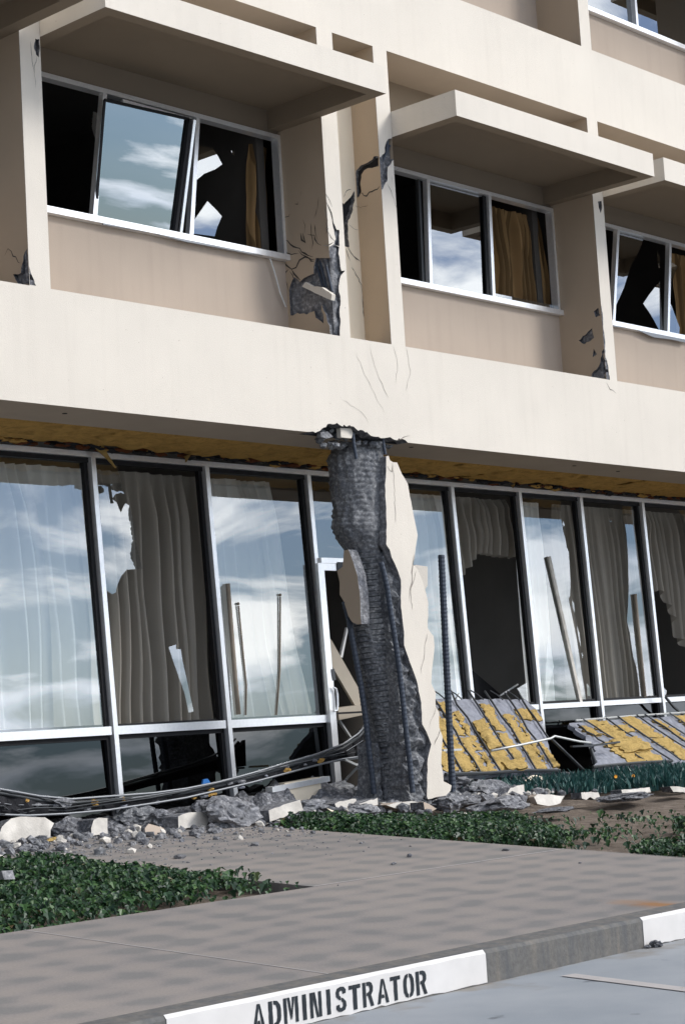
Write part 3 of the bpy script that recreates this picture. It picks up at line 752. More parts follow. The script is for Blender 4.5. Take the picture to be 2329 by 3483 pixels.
def window(x0, x1, dz, m1, m2, label=None):
    """aluminium strip window: m1, m2 are (top x, bottom x) of the two mullions"""
    f = MB(); zt, zb = 5.603 + dz, 4.372 + dz
    f.box(x0, x1, D2 - .03, D2 + .06, zt - .045, zt - .002, 0); f.box(x0, x0 + .035, D2 - .03, D2 + .06, zb + .06, zt - .045, 0); f.box(x1 - .035, x1, D2 - .03, D2 + .06, zb + .06, zt - .045, 0)
    o = f.build('window', [MAL], HOSP)
    s = MB(); s.box(x0, x1, D2 - .07, D2 + .06, zb + .002, zb + .058, 0); s.build('sill', [MALB], o)
    for (t, bt) in (m1, m2):
        m = MB(); m.beam((bt, D2 + .0, zb + .06), (t, D2 + .0, zt - .046), .045, .06, 0); m.build('mullion', [MAL], o)
    if label: o['label'] = label
    return o
W1 = window(9.345, 12.64, 0, (10.48, 10.30), (11.577, 11.417), 'racked window with a sash swung loose and shards in its last light')
W2 = window(13.64, 16.99, 0, (14.82, 14.757), (15.845, 15.796), 'window with striped gold curtains showing behind its last light')
W3 = window(17.19, 20.54, 0, (18.27, 18.03), (19.375, 19.17))
W0 = window(5.65, 9.135, 0, (6.8, 6.8), (7.95, 7.95))
W4 = window(20.74, 24.1, 0, (21.8, 21.8), (22.9, 22.9))
T1 = window(9.345, 12.64, FL, (10.4, 10.4), (11.5, 11.5)); T2 = window(13.64, 16.99, FL, (14.8, 14.8), (15.8, 15.8)); T3 = window(17.19, 20.54, FL, (17.83, 17.83), (19.03, 19.03)); T4 = window(20.74, 24.1, FL, (21.8, 21.8), (22.9, 22.9))
def pane(poly, y, parent, mat, tz=0, tx=0, name='pane', j=None):
    mb = MB(); cz = sum(p[1] for p in poly) / len(poly); cx = sum(p[0] for p in poly) / len(poly)
    if j: poly = jag(poly, j[0], j[1], len(poly))
    slab(mb, poly, lambda u, v, w: Vector((u, y + w + tz * (v - cz) + tx * (u - cx), v)), .004, mf=0, ms=0, back=False)
    return mb.build(name, [mat], parent)
YG = D2 + .03
zq = Zm(0, 0, .743); z6 = Zm(0, 0, .3827); zr2 = Zm(1165, 0, .743)
pane(xz(zs(z6, [(830, 990), (860, 1003), (895, 1015), (880, 1285), (850, 1235), (830, 1180), (818, 1120), (810, 1090)]), YG), YG, W1, MGLU)
pane(xz(zs(zq, [(897, 665), (972, 676), (998, 715), (1018, 752), (985, 775), (935, 795), (888, 835)]), YG), YG, W1, MGLU)
pane(xz(zs(zq, [(950, 921), (985, 955), (1016, 990), (995, 1040), (983, 1082), (878, 1068), (884, 1015)]), YG), YG, W1, MGLU)
pane(xz(zs(zq, [(1058, 690), (1076, 694), (1068, 712)]), YG), YG, W1, MGLU)
# the loose sash, hanging out of the opening
def on_tilt(p, y0=.575, z0=4.41, k=.165):
    d = _ray(p); t = (y0 - k * (CAM[2] - z0) - CAM[1]) / (d[1] + k * d[2]); return Vector(CAM + d * t)
sq = [on_tilt(zq(*p)) for p in ((480, 458), (862, 545), (800, 1076), (437, 1003))]
SW = MB()
for i, (u, v, ww, m_) in enumerate(((0, 1, .022, 0), (2, 3, .012, 0), (3, 0, .010, 0))): SW.beam(sq[u], sq[v], ww, .025, 0, Vector((0, 1, 0)))
SW.beam(sq[1] + Vector((.0, 0, 0)), sq[2] + Vector((-.02, 0, 0)), .075, .03, 0, Vector((0, 1, 0)))
so_ = SW.build('sash', [MBLK], W1)
g = MB(); g.add(sq, [(0, 1, 2, 3)]); g.build('pane', [MGLU], so_)
SW = MB(); SW.beam(sq[1] + Vector((.062, -.012, 0)), sq[2] + Vector((.055, -.012, 0)), .022, .03, 0, Vector((0, 1, 0))); SW.build('sash_edge', [MAL], so_)
SW = MB(); A = W(zq(560, 462), .5); B = W(zq(872, 548), .5); SW.beam(A, B, .02, .03, 0, Vector((0, 1, 0))); SW.build('sash_rail', [MAL], so_)
# loosened sill flashing under the racked window
f = MB(); P = [W(zq(*p), D2 - .06) for p in ((470, 1015), (700, 1055), (850, 1095), (1000, 1122), (1140, 1150), (1262, 1163))]
for i in range(5): f.beam(P[i], P[i + 1], .05, .014, 0, Vector((0, 0, 1)))
f.build('flashing', [MTRIM], W1)
f = MB(); P = [W(zq(*p), D2 - .045) for p in ((1235, 1182), (1255, 1240), (1282, 1340), (1308, 1405))]; f.tube(P, .007, 6); f.build('hanging_strip', [MSTUD], W1)
pane(rect(14.795, 15.81, 4.44, 5.55), YG, W2, MGLU, 0, 0)
pane(rect(15.84, 16.95, 4.44, 4.5), YG, W2, MGLU)
SW = MB(); SW.beam((14.70, D2 + .045, 4.44), (14.74, D2 + .045, 5.55), .035, .04, 0); SW.build('sash', [MDK], W2)
SW = MB(); SW.beam((15.74, D2 + .01, 4.44), (15.79, D2 + .01, 5.55), .05, .02, 0); SW.build('sash', [MBLK], W2)
pane(xz(zs(zr2, [(1252, 1062), (1376, 1095), (1360, 1140), (1312, 1232), (1284, 1320), (1236, 1425), (1222, 1410)]), YG), YG, W3, MGLU, .01)
pane(xz(zs(zr2, [(1452, 1285), (1400, 1352), (1374, 1390), (1408, 1440), (1446, 1512), (1462, 1512)]), YG), YG, W3, MGLU, .02)
pane(xz(zs(zr2, [(1437, 1150), (1450, 1175), (1448, 1230), (1440, 1205)]), YG), YG, W3, MGLU)
pane(xz(zs(zr2, [(1490, 1190), (1532, 1220), (1508, 1280), (1490, 1300)]), YG), YG, W3, MGLU)
pane(xz(zs(zr2, [(1488, 1370), (1505, 1400), (1540, 1500), (1538, 1530), (1488, 1520)]), YG), YG, W3, MGLU, .02)
f = MB(); P = [W(zr2(*p), D2 - .06) for p in ((1235, 1485), (1330, 1495), (1420, 1535), (1500, 1545), (1568, 1560))]
for i in range(4): f.beam(P[i], P[i + 1], .05, .014, 0, Vector((0, 0, 1)))
f.build('flashing', [MTRIM], W3)
for wd, xs in ((T3, (17.22, 17.83, 19.03, 20.5)), (T2, (13.68, 14.8, 15.8, 16.95)), (T1, (9.38, 10.4, 11.5, 12.6))):
    for i in range(3): pane(rect(xs[i] + .02, xs[i + 1] - .02, 4.44 + FL, 5.55 + FL), YG, wd, MGLU)
for wd, xs in ((W4, (20.78, 21.8, 22.9, 24.06)), (W0, (5.69, 6.8, 7.95, 9.1))):
    for i in range(3): pane(rect(xs[i] + .02, xs[i + 1] - .02, 4.44, 5.55), YG, wd, MGLU)

# --- ground storey: soffit, insulation, glazing
ZI = Z1A + .03
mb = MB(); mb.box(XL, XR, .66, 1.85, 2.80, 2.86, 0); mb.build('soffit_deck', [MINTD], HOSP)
def wool(x0, x1, seed, y0=.67, y1=1.66):
    mb = MB(); o = jag(rect(x0, x1, y0, y1), .08, .025, seed)
    slab(mb, o, lambda u, v, ww: Vector((u, v, ZI + ww + .05 * max(0, (v - 1.3)))), .10, res=.08, amp=.035, freq=5, seed=seed, mf=0, ms=0)
    return mb.build('insulation_batt', [MINSD], HOSP, True)
xx = 6.0; k = 0; rr = random.Random(8)
while xx < 27:
    l = rr.uniform(.9, 1.7); wool(xx, xx + l - .02, 100 + k, .67, rr.uniform(1.56, 1.68)); xx += l; k += 1
# dark torn edge along the window head, red paper backing, hanging shreds
mb = MB(); rr = random.Random(15)
for i in range(420):
    x = rr.uniform(7.5, 23); s = rr.uniform(.015, .05)
    rock(mb, (x, rr.uniform(1.60, 1.70), ZI - .012 + rr.uniform(-.012, .03)), (s * 2.2, s, s * .55), i, 1, rr.choice((0, 0, 0, 1, 1, 2)), cuts=2, rough=.4)
mb.build('torn_lath_edge', [MDARK, MRUST, MINSD], HOSP)['kind'] = 'stuff'
for p0, p1, wd in (((330, 1510), (396, 1592), .06), ((640, 1548), (634, 1572), .05), ((826, 1552), (850, 1568), .05), ((925, 1560), (957, 1582), .03), ((1745, 1648), (1745, 1660), .04), ((700, 1552), (715, 1566), .03)):
    mb = MB(); A = W(p0, 1.62); B = W(p1, 1.58); n = (B - A); sd_ = Vector((1, 0, .3)).normalized() * wd
    mb.add([A - sd_, A + sd_, A + n * .5 + sd_ * .45, B + sd_ * .08, B - sd_ * .08, A + n * .5 - sd_ * .35], [(0, 1, 2, 5), (5, 2, 3, 4)], 0)
    o2 = Vector((0, .012, 0)); mb.add([v + o2 for v in (A - sd_, A + sd_, A + n * .5 + sd_ * .45, B + sd_ * .08, B - sd_ * .08, A + n * .5 - sd_ * .35)], [(5, 2, 1, 0), (4, 3, 2, 5)], 0)
    mb.build('insulation_shred', [MINS], HOSP)
YM = 1.72
ZR = .075
MX = [8.30, 9.73, 11.152, 12.582, 14.015]
MXR = [15.05, 16.335, 17.578, 18.795, 20.13, 21.4, 22.7]
LEAN = .17
def mxz(xt, z): return xt + LEAN * (2.6 - z) / 3.26 * (.85 if z > 0 else .95)
def mullion(xt, zb=-.70):
    m = MB(); a = (mxz(xt, zb), YM + .05, zb); b = (mxz(xt, 2.575), YM + .05, 2.575)
    m.beam(a, b, .052, .10, 0)
    m.beam((a[0] - .056, YM + .075, zb), (b[0] - .056, YM + .075, 2.57), .042, .05, 1)
    return m.build('mullion', [MAL, MBLK], HOSP)
for x in MX + MXR[1:]: mullion(x)
m = MB(); m.box(6.9, 24, YM, YM + .1, 2.575, 2.625, 0); m.box(6.9, 24, YM + .04, YM + .09, 2.53, 2.574, 1); m.build('head_rail', [MAL, MBLK], HOSP)
for i in list(range(4)):
    m = MB(); m.box(mxz(MX[i], ZR) + .031, mxz(MX[i + 1], ZR) - .031, YM + .01, YM + .1, ZR - .038, ZR + .038, 0); m.box(mxz(MX[i], ZR) + .031, mxz(MX[i + 1], ZR) - .031, YM + .05, YM + .1, ZR - .08, ZR - .039, 1); m.build('transom_rail', [MAL, MBLK], HOSP)
for i in range(1, 6):
    m = MB(); m.box(mxz(MXR[i], ZR) + .031, mxz(MXR[i + 1], ZR) - .031, YM + .01, YM + .1, ZR - .03, ZR + .03, 0); m.box(mxz(MXR[i], ZR) + .031, mxz(MXR[i + 1], ZR) - .031, YM + .05, YM + .1, ZR + .031, ZR + .06, 1); m.build('transom_rail', [MAL, MBLK], HOSP)
YP_ = YM + .075
def lights(xa, xb): return [(mxz(xa, ZR + .04) + .02, ZR + .04), (mxz(xb, ZR + .04) - .06, ZR + .04), (mxz(xb, 2.53) - .06, 2.53), (mxz(xa, 2.53) + .02, 2.53)]
def lower(xa, xb): return [(mxz(xa, -.7) + .02, -.7), (mxz(xb, -.7) - .05, -.7), (mxz(xb, ZR - .04) - .05, ZR - .04), (mxz(xa, ZR - .04) + .02, ZR - .04)]
def gwin(label=None):
    return None
def shopwindow(xa, xb, polys, label, tilts=None, low=True, lt=.022, turns=None):
    """one storefront light: its frame bead, its glass or shards, the dark pane below the rail"""
    f = MB(); z = lights(xa, xb); f.beam((z[0][0] + .01, YP_ + .012, z[0][1]), (z[3][0] + .01, YP_ + .012, z[3][1]), .018, .02, 0); f.beam((z[0][0], YP_ + .012, z[0][1] + .008), (z[1][0], YP_ + .012, z[1][1] + .008), .02, .015, 0, Vector((0, 0, 1)))
    o = f.build('storefront_window', [MBLK], HOSP); o['label'] = label
    for k, p in enumerate(polys): pane(p, YP_, o, MGL, (tilts or [0] * 99)[k], (turns or [0] * 99)[k])
    if low: pane(lower(xa, xb), YP_ + .01, o, MGLD, lt, 0, 'lower_pane')
    return o
z3 = Zm(0, 1160, .743); zc = Zm(0, 1450, .3827); zd = Zm(1729, 1600, .3839); z4 = Zm(1165, 1160, .743)
shopwindow(MX[0], MX[1], [lights(MX[0], MX[1])], 'storefront window beyond the whole curtained one')
shopwindow(MX[1], MX[2], [lights(MX[1], MX[2])], 'whole storefront window with a full width pale curtain', [.006], True, .030)
sh1 = xz(zs(zc, [(850, 250), (1010, 285), (1060, 420), (1085, 520), (1080, 566), (1108, 602), (1075, 590), (1030, 600), (1000, 645), (1040, 682), (1058, 730), (1076, 768), (1096, 720), (1115, 685), (1150, 702), (1180, 800), (1200, 900), (1220, 1050), (1250, 1190), (1270, 1268), (1195, 1270), (1130, 1275), (1080, 1330), (1050, 1400), (1030, 1480), (1000, 1492), (950, 1455)]), YP_)
sl1 = xz([(579, 2200), (613, 2188), (622, 2250), (636, 2320), (655, 2420), (640, 2424), (628, 2360), (606, 2290)], YP_)
sl2 = xz([(640, 2424), (656, 2428), (668, 2433), (660, 2380), (650, 2345), (648, 2390)], YP_)
shopwindow(MX[2], MX[3], [sh1, sl1], 'storefront window broken to a ragged shard along one side', [-.003, .01, .01], True, .026, [0, -.13, -.13])
shopwindow(MX[3], MX[4], [lights(MX[3], MX[4])], 'whole storefront window beside the door with its curtain drawn aside', [.006], True, .030)
# transom over the door, the light beyond it
o = shopwindow(14.13, 15.05, [[(14.10, 1.62), (15.06, 1.62), (15.02, 2.53), (14.05, 2.53)]], 'transom glass over the wrecked door', low=False)
shopwindow(15.05, MXR[1], [lights(15.05, MXR[1])], 'storefront window between the column and the open bay', [.007], True, .02)
sh = xz(zs(zB, []), YP_) if False else xz([(1758, 2342), (1791, 2322), (1795, 2384), (1780, 2378)], YP_)
shopwindow(MXR[1], MXR[2], [sh], 'storefront window with all its glass gone', [0], True)
p1 = xz(zs(zd, [(95, 185), (450, 212), (462, 300), (462, 410), (475, 480), (485, 545), (500, 600), (515, 680), (532, 722), (540, 850), (546, 1000), (541, 1115), (528, 1135), (545, 1220), (560, 1300), (600, 1500), (640, 1780), (680, 2042), (260, 2090), (180, 1300)]), YP_)
ps = [xz(zs(zd, P), YP_) for P in ([(560, 1148), (578, 1180), (584, 1262), (566, 1210)], [(605, 1375), (625, 1440), (638, 1565), (615, 1470)], [(645, 1610), (658, 1640), (652, 1665)], [(690, 1888), (722, 1925), (748, 1990), (757, 2028), (700, 2042)], [(478, 445), (495, 480), (488, 500), (476, 480)])]
shopwindow(MXR[2], MXR[3], [p1] + ps, 'storefront window with its glass bitten away down one edge', [.006, .01, .01, 0, 0, 0])
p2 = xz(zs(zd, [(1010, 262), (1130, 272), (1165, 600), (1230, 1200), (1300, 2010), (1155, 2012), (1148, 1900), (1125, 1740), (1098, 1650), (1085, 1560), (1070, 1440), (1045, 1340), (1055, 1200), (1062, 1050), (1058, 760), (1045, 560), (1030, 470), (1012, 430)]), YP_)
p3 = xz(zs(zd, [(885, 413), (940, 418), (940, 440), (922, 428), (906, 458), (890, 450)]), YP_)
shopwindow(MXR[3], MXR[4], [p2, p3], 'storefront window with only a ragged strip of glass left', [.007, 0])
p4 = xz(zs(zd, [(1500, 300), (1640, 320), (1640, 480), (1563, 452), (1530, 410), (1508, 350)]), YP_); p5 = xz(zs(zd, [(1338, 1890), (1398, 1950), (1388, 2015), (1350, 2018)]), YP_)
shopwindow(MXR[4], MXR[5], [p4, p5], 'storefront window open to a torn dangling curtain', [0, .01])
shopwindow(MXR[5], MXR[6], [lights(MXR[5], MXR[6])], 'last whole storefront window')
# door
dm = MB()
zE = Zm(1000, 1850, .3836)
dtl = W(zE(238, 190), YM - .03); dbl = W(zE(398, 2110), YM - .03)
h0 = W(zE(250, 125), YM).z; h1 = W(zE(250, 172), YM).z; h2_ = W(zE(320, 238), YM).z
dm.beam((dbl.x, YM - .005, -.7), (dtl.x, YM - .005, h1 - .001), .088, .05, 0)
dm.box(14.09, 15.08, YM - .035, YM + .088, h1, h0, 0); dm.box(dtl.x + .047, 15.0, YM - .028, YM + .03, h2_, h1 - .002, 0)
dm.beam((15.22, YM + .03, -.7), (15.06, YM + .03, h1), .07, .05, 0)
DOOR = dm.build('door', [MALB], HOSP); DOOR['label'] = 'white framed entrance door with its glass gone'
q = MB(); q.tube([W(zE(*p), YM - .06) for p in ((350, 1275), (372, 1285), (382, 1330), (386, 1430), (380, 1475), (352, 1482))], .012, 8); q.build('pull_handle', [MAL], DOOR)
q = MB(); A = W(zE(330, 1110), YM - .015); B = W(zE(345, 1210), YM - .015); q.beam(A, B, .05, .04, 0); q.build('lock', [MDK], DOOR)
q = MB(); A = W(zE(402, 200), YM - .03); q.box(A.x - .04, A.x + .06, YM - .04, YM - .014, A.z - .05, A.z + .045, 0); q.build('door_closer', [MDK], DOOR)
# sill and threshold
m = MB(); m.box(6.9, 12.2, YM - .02, YM + .14, -.76, -.70, 0); m.build('base_sill', [MAL], HOSP)

# --- rooms behind
def room(x0, x1, y0, y1, z0, z1, mat=MINT):
    mb = MB(); t = .1
    mb.box(x0, x1, y0, y1, z0 - t, z0, 0); mb.box(x0, x1, y0, y1, z1, z1 + t, 0); mb.box(x0, x1, y1, y1 + t, z0 - t, z1 + t, 0)
    mb.box(x0 - t, x0, y0, y1 + t, z0 - t, z1 + t, 0); mb.box(x1, x1 + t, y0, y1 + t, z0 - t, z1 + t, 0)
    return mb.build('room_shell', [mat], HOSP)
room(6.0, 24.0, 1.86, 6.0, -.68, 2.70, MINT)
for k in (0, 1):
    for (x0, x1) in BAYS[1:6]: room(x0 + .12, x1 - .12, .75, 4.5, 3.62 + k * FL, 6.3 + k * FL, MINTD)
mb = MB(); mb.box(15.3, 17.95, 3.0, 3.1, -.68, 2.69, 0); mb.build('partition', [MINTD], HOSP)
mb = MB(); mb.box(XL, XR, .66, 8, Z2B + FL - .3, Z2B + FL - .002, 0); mb.build('roof', [MGREY], HOSP)
mb = MB(); mb.box(XL, 6.9, 1.6, 8.0, -1.2, 2.79, 0); mb.box(24.1, XR, 1.6, 8.0, -1.2, 2.79, 0); mb.build('end_wall', [MW], HOSP)
mb = MB(); mb.box(XL, 5.44, .57, 8.0, Z1B, Z2B + FL - .31, 0); mb.box(24.3, XR, .57, 8.0, Z1B, Z2B + FL - .31, 0); mb.build('end_wall', [MT], HOSP)
mb = MB(); mb.box(6.9, 24.0, 6.15, 8.0, -1.2, Z2B + FL - .31, 0); mb.build('rear_wall', [MW], HOSP)

# --- the shattered column
core_px = [(1470, 1222, 84), (1500, 1222, 88), (1560, 1209, 102), (1650, 1212, 98), (1720, 1219, 93), (1790, 1218, 98), (1830, 1228, 90), (1867, 1243, 78), (1950, 1262, 68), (2065, 1262, 70), (2118, 1260, 70), (2230, 1278, 66), (2333, 1298, 62), (2440, 1318, 58), (2547, 1336, 54), (2640, 1346, 58), (2690, 1352, 62), (2760, 1356, 66)]
YC = .36
ctr = [W((cx, cy), YC) for cy, cx, hw in core_px]; rad = [hw / 369.0 for cy, cx, hw in core_px]
zsort = [c.z for c in ctr]
def at_z(z):
    for i in range(len(ctr) - 1):
        if ctr[i].z >= z >= ctr[i + 1].z:
            t = (ctr[i].z - z) / (ctr[i].z - ctr[i + 1].z); return ctr[i].lerp(ctr[i + 1], t), rad[i] * (1 - t) + rad[i + 1] * t
    return ctr[-1], rad[-1]
SC = MB()
NZ, NA = 330, 84
z0c, z1c = ctr[-1].z + .01, ctr[0].z - .01
vs = []; fs = []
for i in range(NZ + 1):
    z = z0c + (z1c - z0c) * i / NZ; c_, r_ = at_z(z)
    for k in range(NA):
        a = 2 * math.pi * k / NA
        up = min(1, max(0, (z - 1.35) / .5))
        d = noise.fractal(Vector((math.cos(a) * 5, math.sin(a) * 5, z * 5.5)), 1, 2, 5) * (.007 + .014 * up)
        d += up * .016 * max(0, noise.noise(Vector((math.cos(a) * 13, math.sin(a) * 13, z * 19)))) 
        wob = .014 * noise.noise(Vector((math.cos(a) * 2.2, math.sin(a) * 2.2, z * 6)))
        gr = abs(((z + .02 * a / math.pi + wob) / .052) % 1 - .5) * 2
        d -= (.017 - .003 * up) * max(0, 1 - gr * 2.0) * max(.1, min(1.25, .75 + 1.5 * noise.noise(Vector((math.cos(a) * 3.1 + 7, math.sin(a) * 3.1, z * 4.4)))))
        d -= .020 * max(0, noise.noise(Vector((math.cos(a) * 4 + 3, math.sin(a) * 4, z * 7.5))) - .22)
        rr_ = r_ + d
        vs.append((c_.x + rr_ * math.cos(a), c_.y + rr_ * .9 * math.sin(a), z))
for i in range(NZ):
    for k in range(NA):
        fs.append((i * NA + k, i * NA + (k + 1) % NA, (i + 1) * NA + (k + 1) % NA, (i + 1) * NA + k))
fs.append(tuple(range(NA))[::-1]); fs.append(tuple(NZ * NA + k for k in range(NA)))
SC.add(vs, fs)
SCO = SC.build('shattered_column', [MCD], HOSP, True); SCO['label'] = 'shattered ground floor column stripped to its spiral reinforcement'
h = MB(); pts = []
z = z0c
n = int((1.6 - z0c) / .052 * 26)
for i in range(n):
    a = 2 * math.pi * i / 26; zz_ = z0c + .052 * i / 26 - .02 * ((a / math.pi) % 2 - 1) * 0; c_, r_ = at_z(zz_)
    pts.append((c_.x + (r_ - .003 + .006 * math.sin(a * 5 + i * .013)) * math.cos(a), c_.y + (r_ - .003 + .006 * math.sin(a * 5 + i * .013)) * .9 * math.sin(a), zz_))
h.tube(pts, .0065, 5); h.build('spiral_hoop', [MDK], SCO, True)
def rebar(mb, P, r=.030):
    Q = []; R_ = []
    for i in range(len(P) - 1):
        A, B = Vector(P[i]), Vector(P[i + 1]); k = max(2, int((B - A).length / .019))
        for j in range(k): Q.append(A.lerp(B, j / k)); R_.append(r * (1.07 if j % 2 else .96))
    Q.append(Vector(P[-1])); R_.append(r); mb.tube(Q, R_, 10)
zF = Zm(980, 1950, .3827)
q = MB(); rebar(q, [W(zF(*p), .05) for p in ((822, -98), (850, 0), (882, 150), (910, 350), (950, 600), (985, 850), (1020, 1150), (1045, 1400), (1075, 1650), (1105, 1950))], .026); q.build('rebar', [MREB], SCO)
q = MB(); rebar(q, [W(zF(*p), .40) for p in ((500, 250), (540, 420), (590, 700), (645, 1000), (690, 1300), (715, 1550), (745, 1800), (760, 1960))], .028); q.build('rebar', [MREB], SCO)
q = MB(); rebar(q, [W(zA(*p), .06) for p in ((572, 190), (585, 300), (605, 420))], .016); q.build('rebar', [MREB], SCO)
q = MB(); rebar(q, [W(zA(*p), .06) for p in ((838, 240), (850, 320), (862, 380))], .016); q.build('rebar', [MREB], SCO)
# broken cover beside the core
q = MB()
pl = xz([(1296, 1895), (1318, 1870), (1334, 1897), (1348, 1940), (1361, 1974), (1365, 2065), (1376, 2195), (1395, 2252), (1418, 2313), (1434, 2390), (1438, 2463), (1468, 2532), (1456, 2581), (1453, 2735), (1380, 2735), (1350, 2400), (1310, 2050)], .14)
slab(q, jag(pl, .04, .010, 5), FR(.14), .4, res=.028, amp=.075, freq=9, seed=6, mf=0, ms=0)
q.build('broken_cover', [MCD], SCO)
q = MB(); pl = xz([(1268, 2530), (1292, 2520), (1302, 2735), (1262, 2735), (1272, 2640)], .42); slab(q, jag(pl, .04, .010, 7), FR(.42), .2, res=.03, amp=.05, freq=9, seed=8, mf=0, ms=0); q.build('broken_cover', [MCD], SCO)
# pale stucco face still standing
shell = [(1313, 1553), (1321, 1550), (1326, 1566), (1336, 1572), (1350, 1573), (1367, 1614), (1386, 1645), (1401, 1725), (1414, 1790), (1420, 1821), (1411, 1882), (1404, 1920), (1419, 1935), (1432, 1965), (1449, 2020), (1456, 2050), (1454, 2137), (1474, 2164), (1477, 2199), (1470, 2264), (1466, 2325), (1481, 2356), (1481, 2402), (1493, 2424), (1493, 2474), (1504, 2505), (1500, 2600), (1506, 2631), (1508, 2658), (1535, 2672), (1531, 2690), (1516, 2706), (1454, 2718),
         (1451, 2708), (1454, 2581), (1466, 2532), (1450, 2490), (1435, 2463), (1432, 2390), (1416, 2313), (1393, 2252), (1374, 2195), (1374, 2150), (1363, 2065), (1363, 1973), (1352, 1940), (1332, 1897), (1325, 1870), (1313, 1852), (1315, 1783), (1309, 1649), (1313, 1600)]
q = MB()
slab(q, jag(xz(shell, .05), .05, .004, 9), FR(.05), .09, mf=0, ms=1)
for k, (P, wd) in enumerate([([(1336, 1590), (1340, 1680), (1346, 1780)], .004), ([(1408, 1885), (1402, 1930), (1398, 1990), (1392, 2010)], .012), ([(1415, 1940), (1396, 2000), (1400, 2075)], .006), ([(1452, 2155), (1444, 2190), (1441, 2240), (1430, 2290)], .006), ([(1481, 2405), (1470, 2440), (1458, 2475)], .006), ([(1497, 2480), (1480, 2520), (1475, 2535)], .010), ([(1316, 1585), (1332, 1605), (1334, 1575)], .012), ([(1394, 1990), (1390, 2050)], .003)]):
    ribbon(q, xz(P, .05), FR(.05), wd, 2, 80 + k, -.002, .04, .010)
q.build('stucco_shell', [MW, MCL, MHAIR], SCO)
q = MB(); fr = [(1421, 1930), (1432, 1918), (1464, 1926), (1465, 1990), (1452, 2018), (1446, 1990), (1436, 1962)]
slab(q, xz(fr, .12), lambda u, v, ww: Vector((u, .12 + ww - .25 * (u - 14.1), v)), .05, mf=0, ms=1); q.build('stucco_shell', [MW, MC], SCO)
# tan fragment of the side face
tanp = [(1169, 1873), (1184, 1869), (1193, 1890), (1203, 1919), (1215, 1957), (1224, 2034), (1228, 2122), (1215, 2124), (1196, 2115), (1184, 2095), (1169, 2046), (1155, 2023), (1155, 1980), (1146, 1942), (1165, 1927)]
XT = 12.98
q = MB(); slab(q, jag(yz(tanp, XT), .06, .006, 12), LF(XT), .12, mf=0, ms=1); q.build('stucco_shell', [MT, MCL], SCO)
# lumps where the head of the column tore out of the band
q = MB(); rr = random.Random(5)
for i in range(60):
    p = (rr.uniform(1085, 1330), rr.uniform(1462, 1520)); c_ = W(p, rr.uniform(.10, .3)); s = rr.uniform(.02, .06)
    rock(q, c_, (s, s, s * .7), i, 2, 0, cuts=4, rough=.3)
q.build('torn_head', [MCD], SCO)
q = MB()
slab(q, xz(zs(zA, [(462, 145), (560, 150), (575, 190), (562, 238), (470, 228)]), .05), FR(.05), .05, mf=0, ms=0); q.build('stucco_chip', [MW], SCO)
q = MB(); slab(q, jag(xz(zs(zA, [(290, 185), (350, 175), (400, 225), (340, 240), (290, 225)]), .05), .03, .004, 2), FR(.05), .05, mf=0, ms=0); q.build('stucco_chip', [MCL], SCO)
# ================================================================== curtains
def curtain(name, xl, xr, zt, zb, y, mat, label, folds, amp, seed, group=None, nu=None, nv=40, hem=None, cat='curtain'):
    """xl, xr: functions of v in 0..1 (top to bottom) giving the edges; hem(u) -> bottom height"""
    r = random.Random(seed); nu = nu or folds * 10; ph = [r.uniform(-1, 1) for _ in range(folds + 3)]; fw = [r.uniform(.4, 1.5) for _ in range(folds + 3)]
    def shape(u, v):
        k = u * folds; i = int(k); loc = k + .35 * (ph[i] * (1 - (k - i)) + ph[i + 1] * (k - i))
        s = math.sin(2 * math.pi * loc)
        s = 1.0 - 2.2 * max(0, .5 + .5 * s) ** 2.2
        g = .25 + .75 * min(1, v * 6)
        return s * amp * g * (fw[i] * (1 - (k - i)) + fw[i + 1] * (k - i)) + amp * .8 * noise.noise(Vector((u * 4 + seed, v * 2.5, seed)))
    vs = []; fs = []
    for j in range(nv + 1):
        v = j / nv
        for i in range(nu + 1):
            u = i / nu; z0 = hem(u) if hem else zb
            x = xl(v) + (xr(v) - xl(v)) * u; z = zt + (z0 - zt) * v
            vs.append((x, y + shape(u, v), z))
    for j in range(nv):
        for i in range(nu):
            a = j * (nu + 1) + i; fs.append((a, a + 1, a + nu + 2, a + nu + 1))
    mb = MB(); mb.add(vs, fs); return tag(mb.build(name, [mat], smooth=True), label, cat, group)
YK = 2.03
cst = lambda a, b: (lambda v: a + (b - a) * v)
def poly(pts):
    def f(v):
        for (a, x0), (b, x1) in zip(pts, pts[1:]):
            if v <= b: return x0 + (x1 - x0) * (v - a) / (b - a)
        return pts[-1][1]
    return f
gc = 'storefront curtains'
curtain('curtain', cst(8.5, 8.65), cst(9.9, 10.0), 2.52, -.6, YK, MCUR, 'pale curtain at the far end past the whole window', 9, .035, 1, gc)
curtain('curtain', cst(9.95, 10.05), cst(11.38, 11.50), 2.52, .0, YK, MCUR, 'full width pale pleated curtain behind the whole window', 9, .10, 2, gc)
curtain('curtain', poly([(0, 11.42), (.5, 11.50), (1, 11.46)]), poly([(0, 12.78), (.5, 12.74), (1, 12.80)]), 2.52, -.05, YK, MCURG, 'grey curtain hanging behind the ragged shard', 9, .085, 3, gc)
zx = lambda p: W(p, YK).x
curtain('curtain', cst(12.80, 12.95), poly([(0, zx((910, 1610))), (.3, zx((945, 1860))), (.65, zx((995, 2180))), (1, zx((1058, 2440)))]), 2.52, -.05, YK, MCUR, 'pale curtain drawn aside from the door', 8, .09, 4, gc)
curtain('curtain', cst(15.2, 15.25), poly([(0, 16.5), (1, 16.62)]), 2.52, -.1, YK, MCUR, 'pale curtain beside the standing white column face', 9, .06, 5, gc)
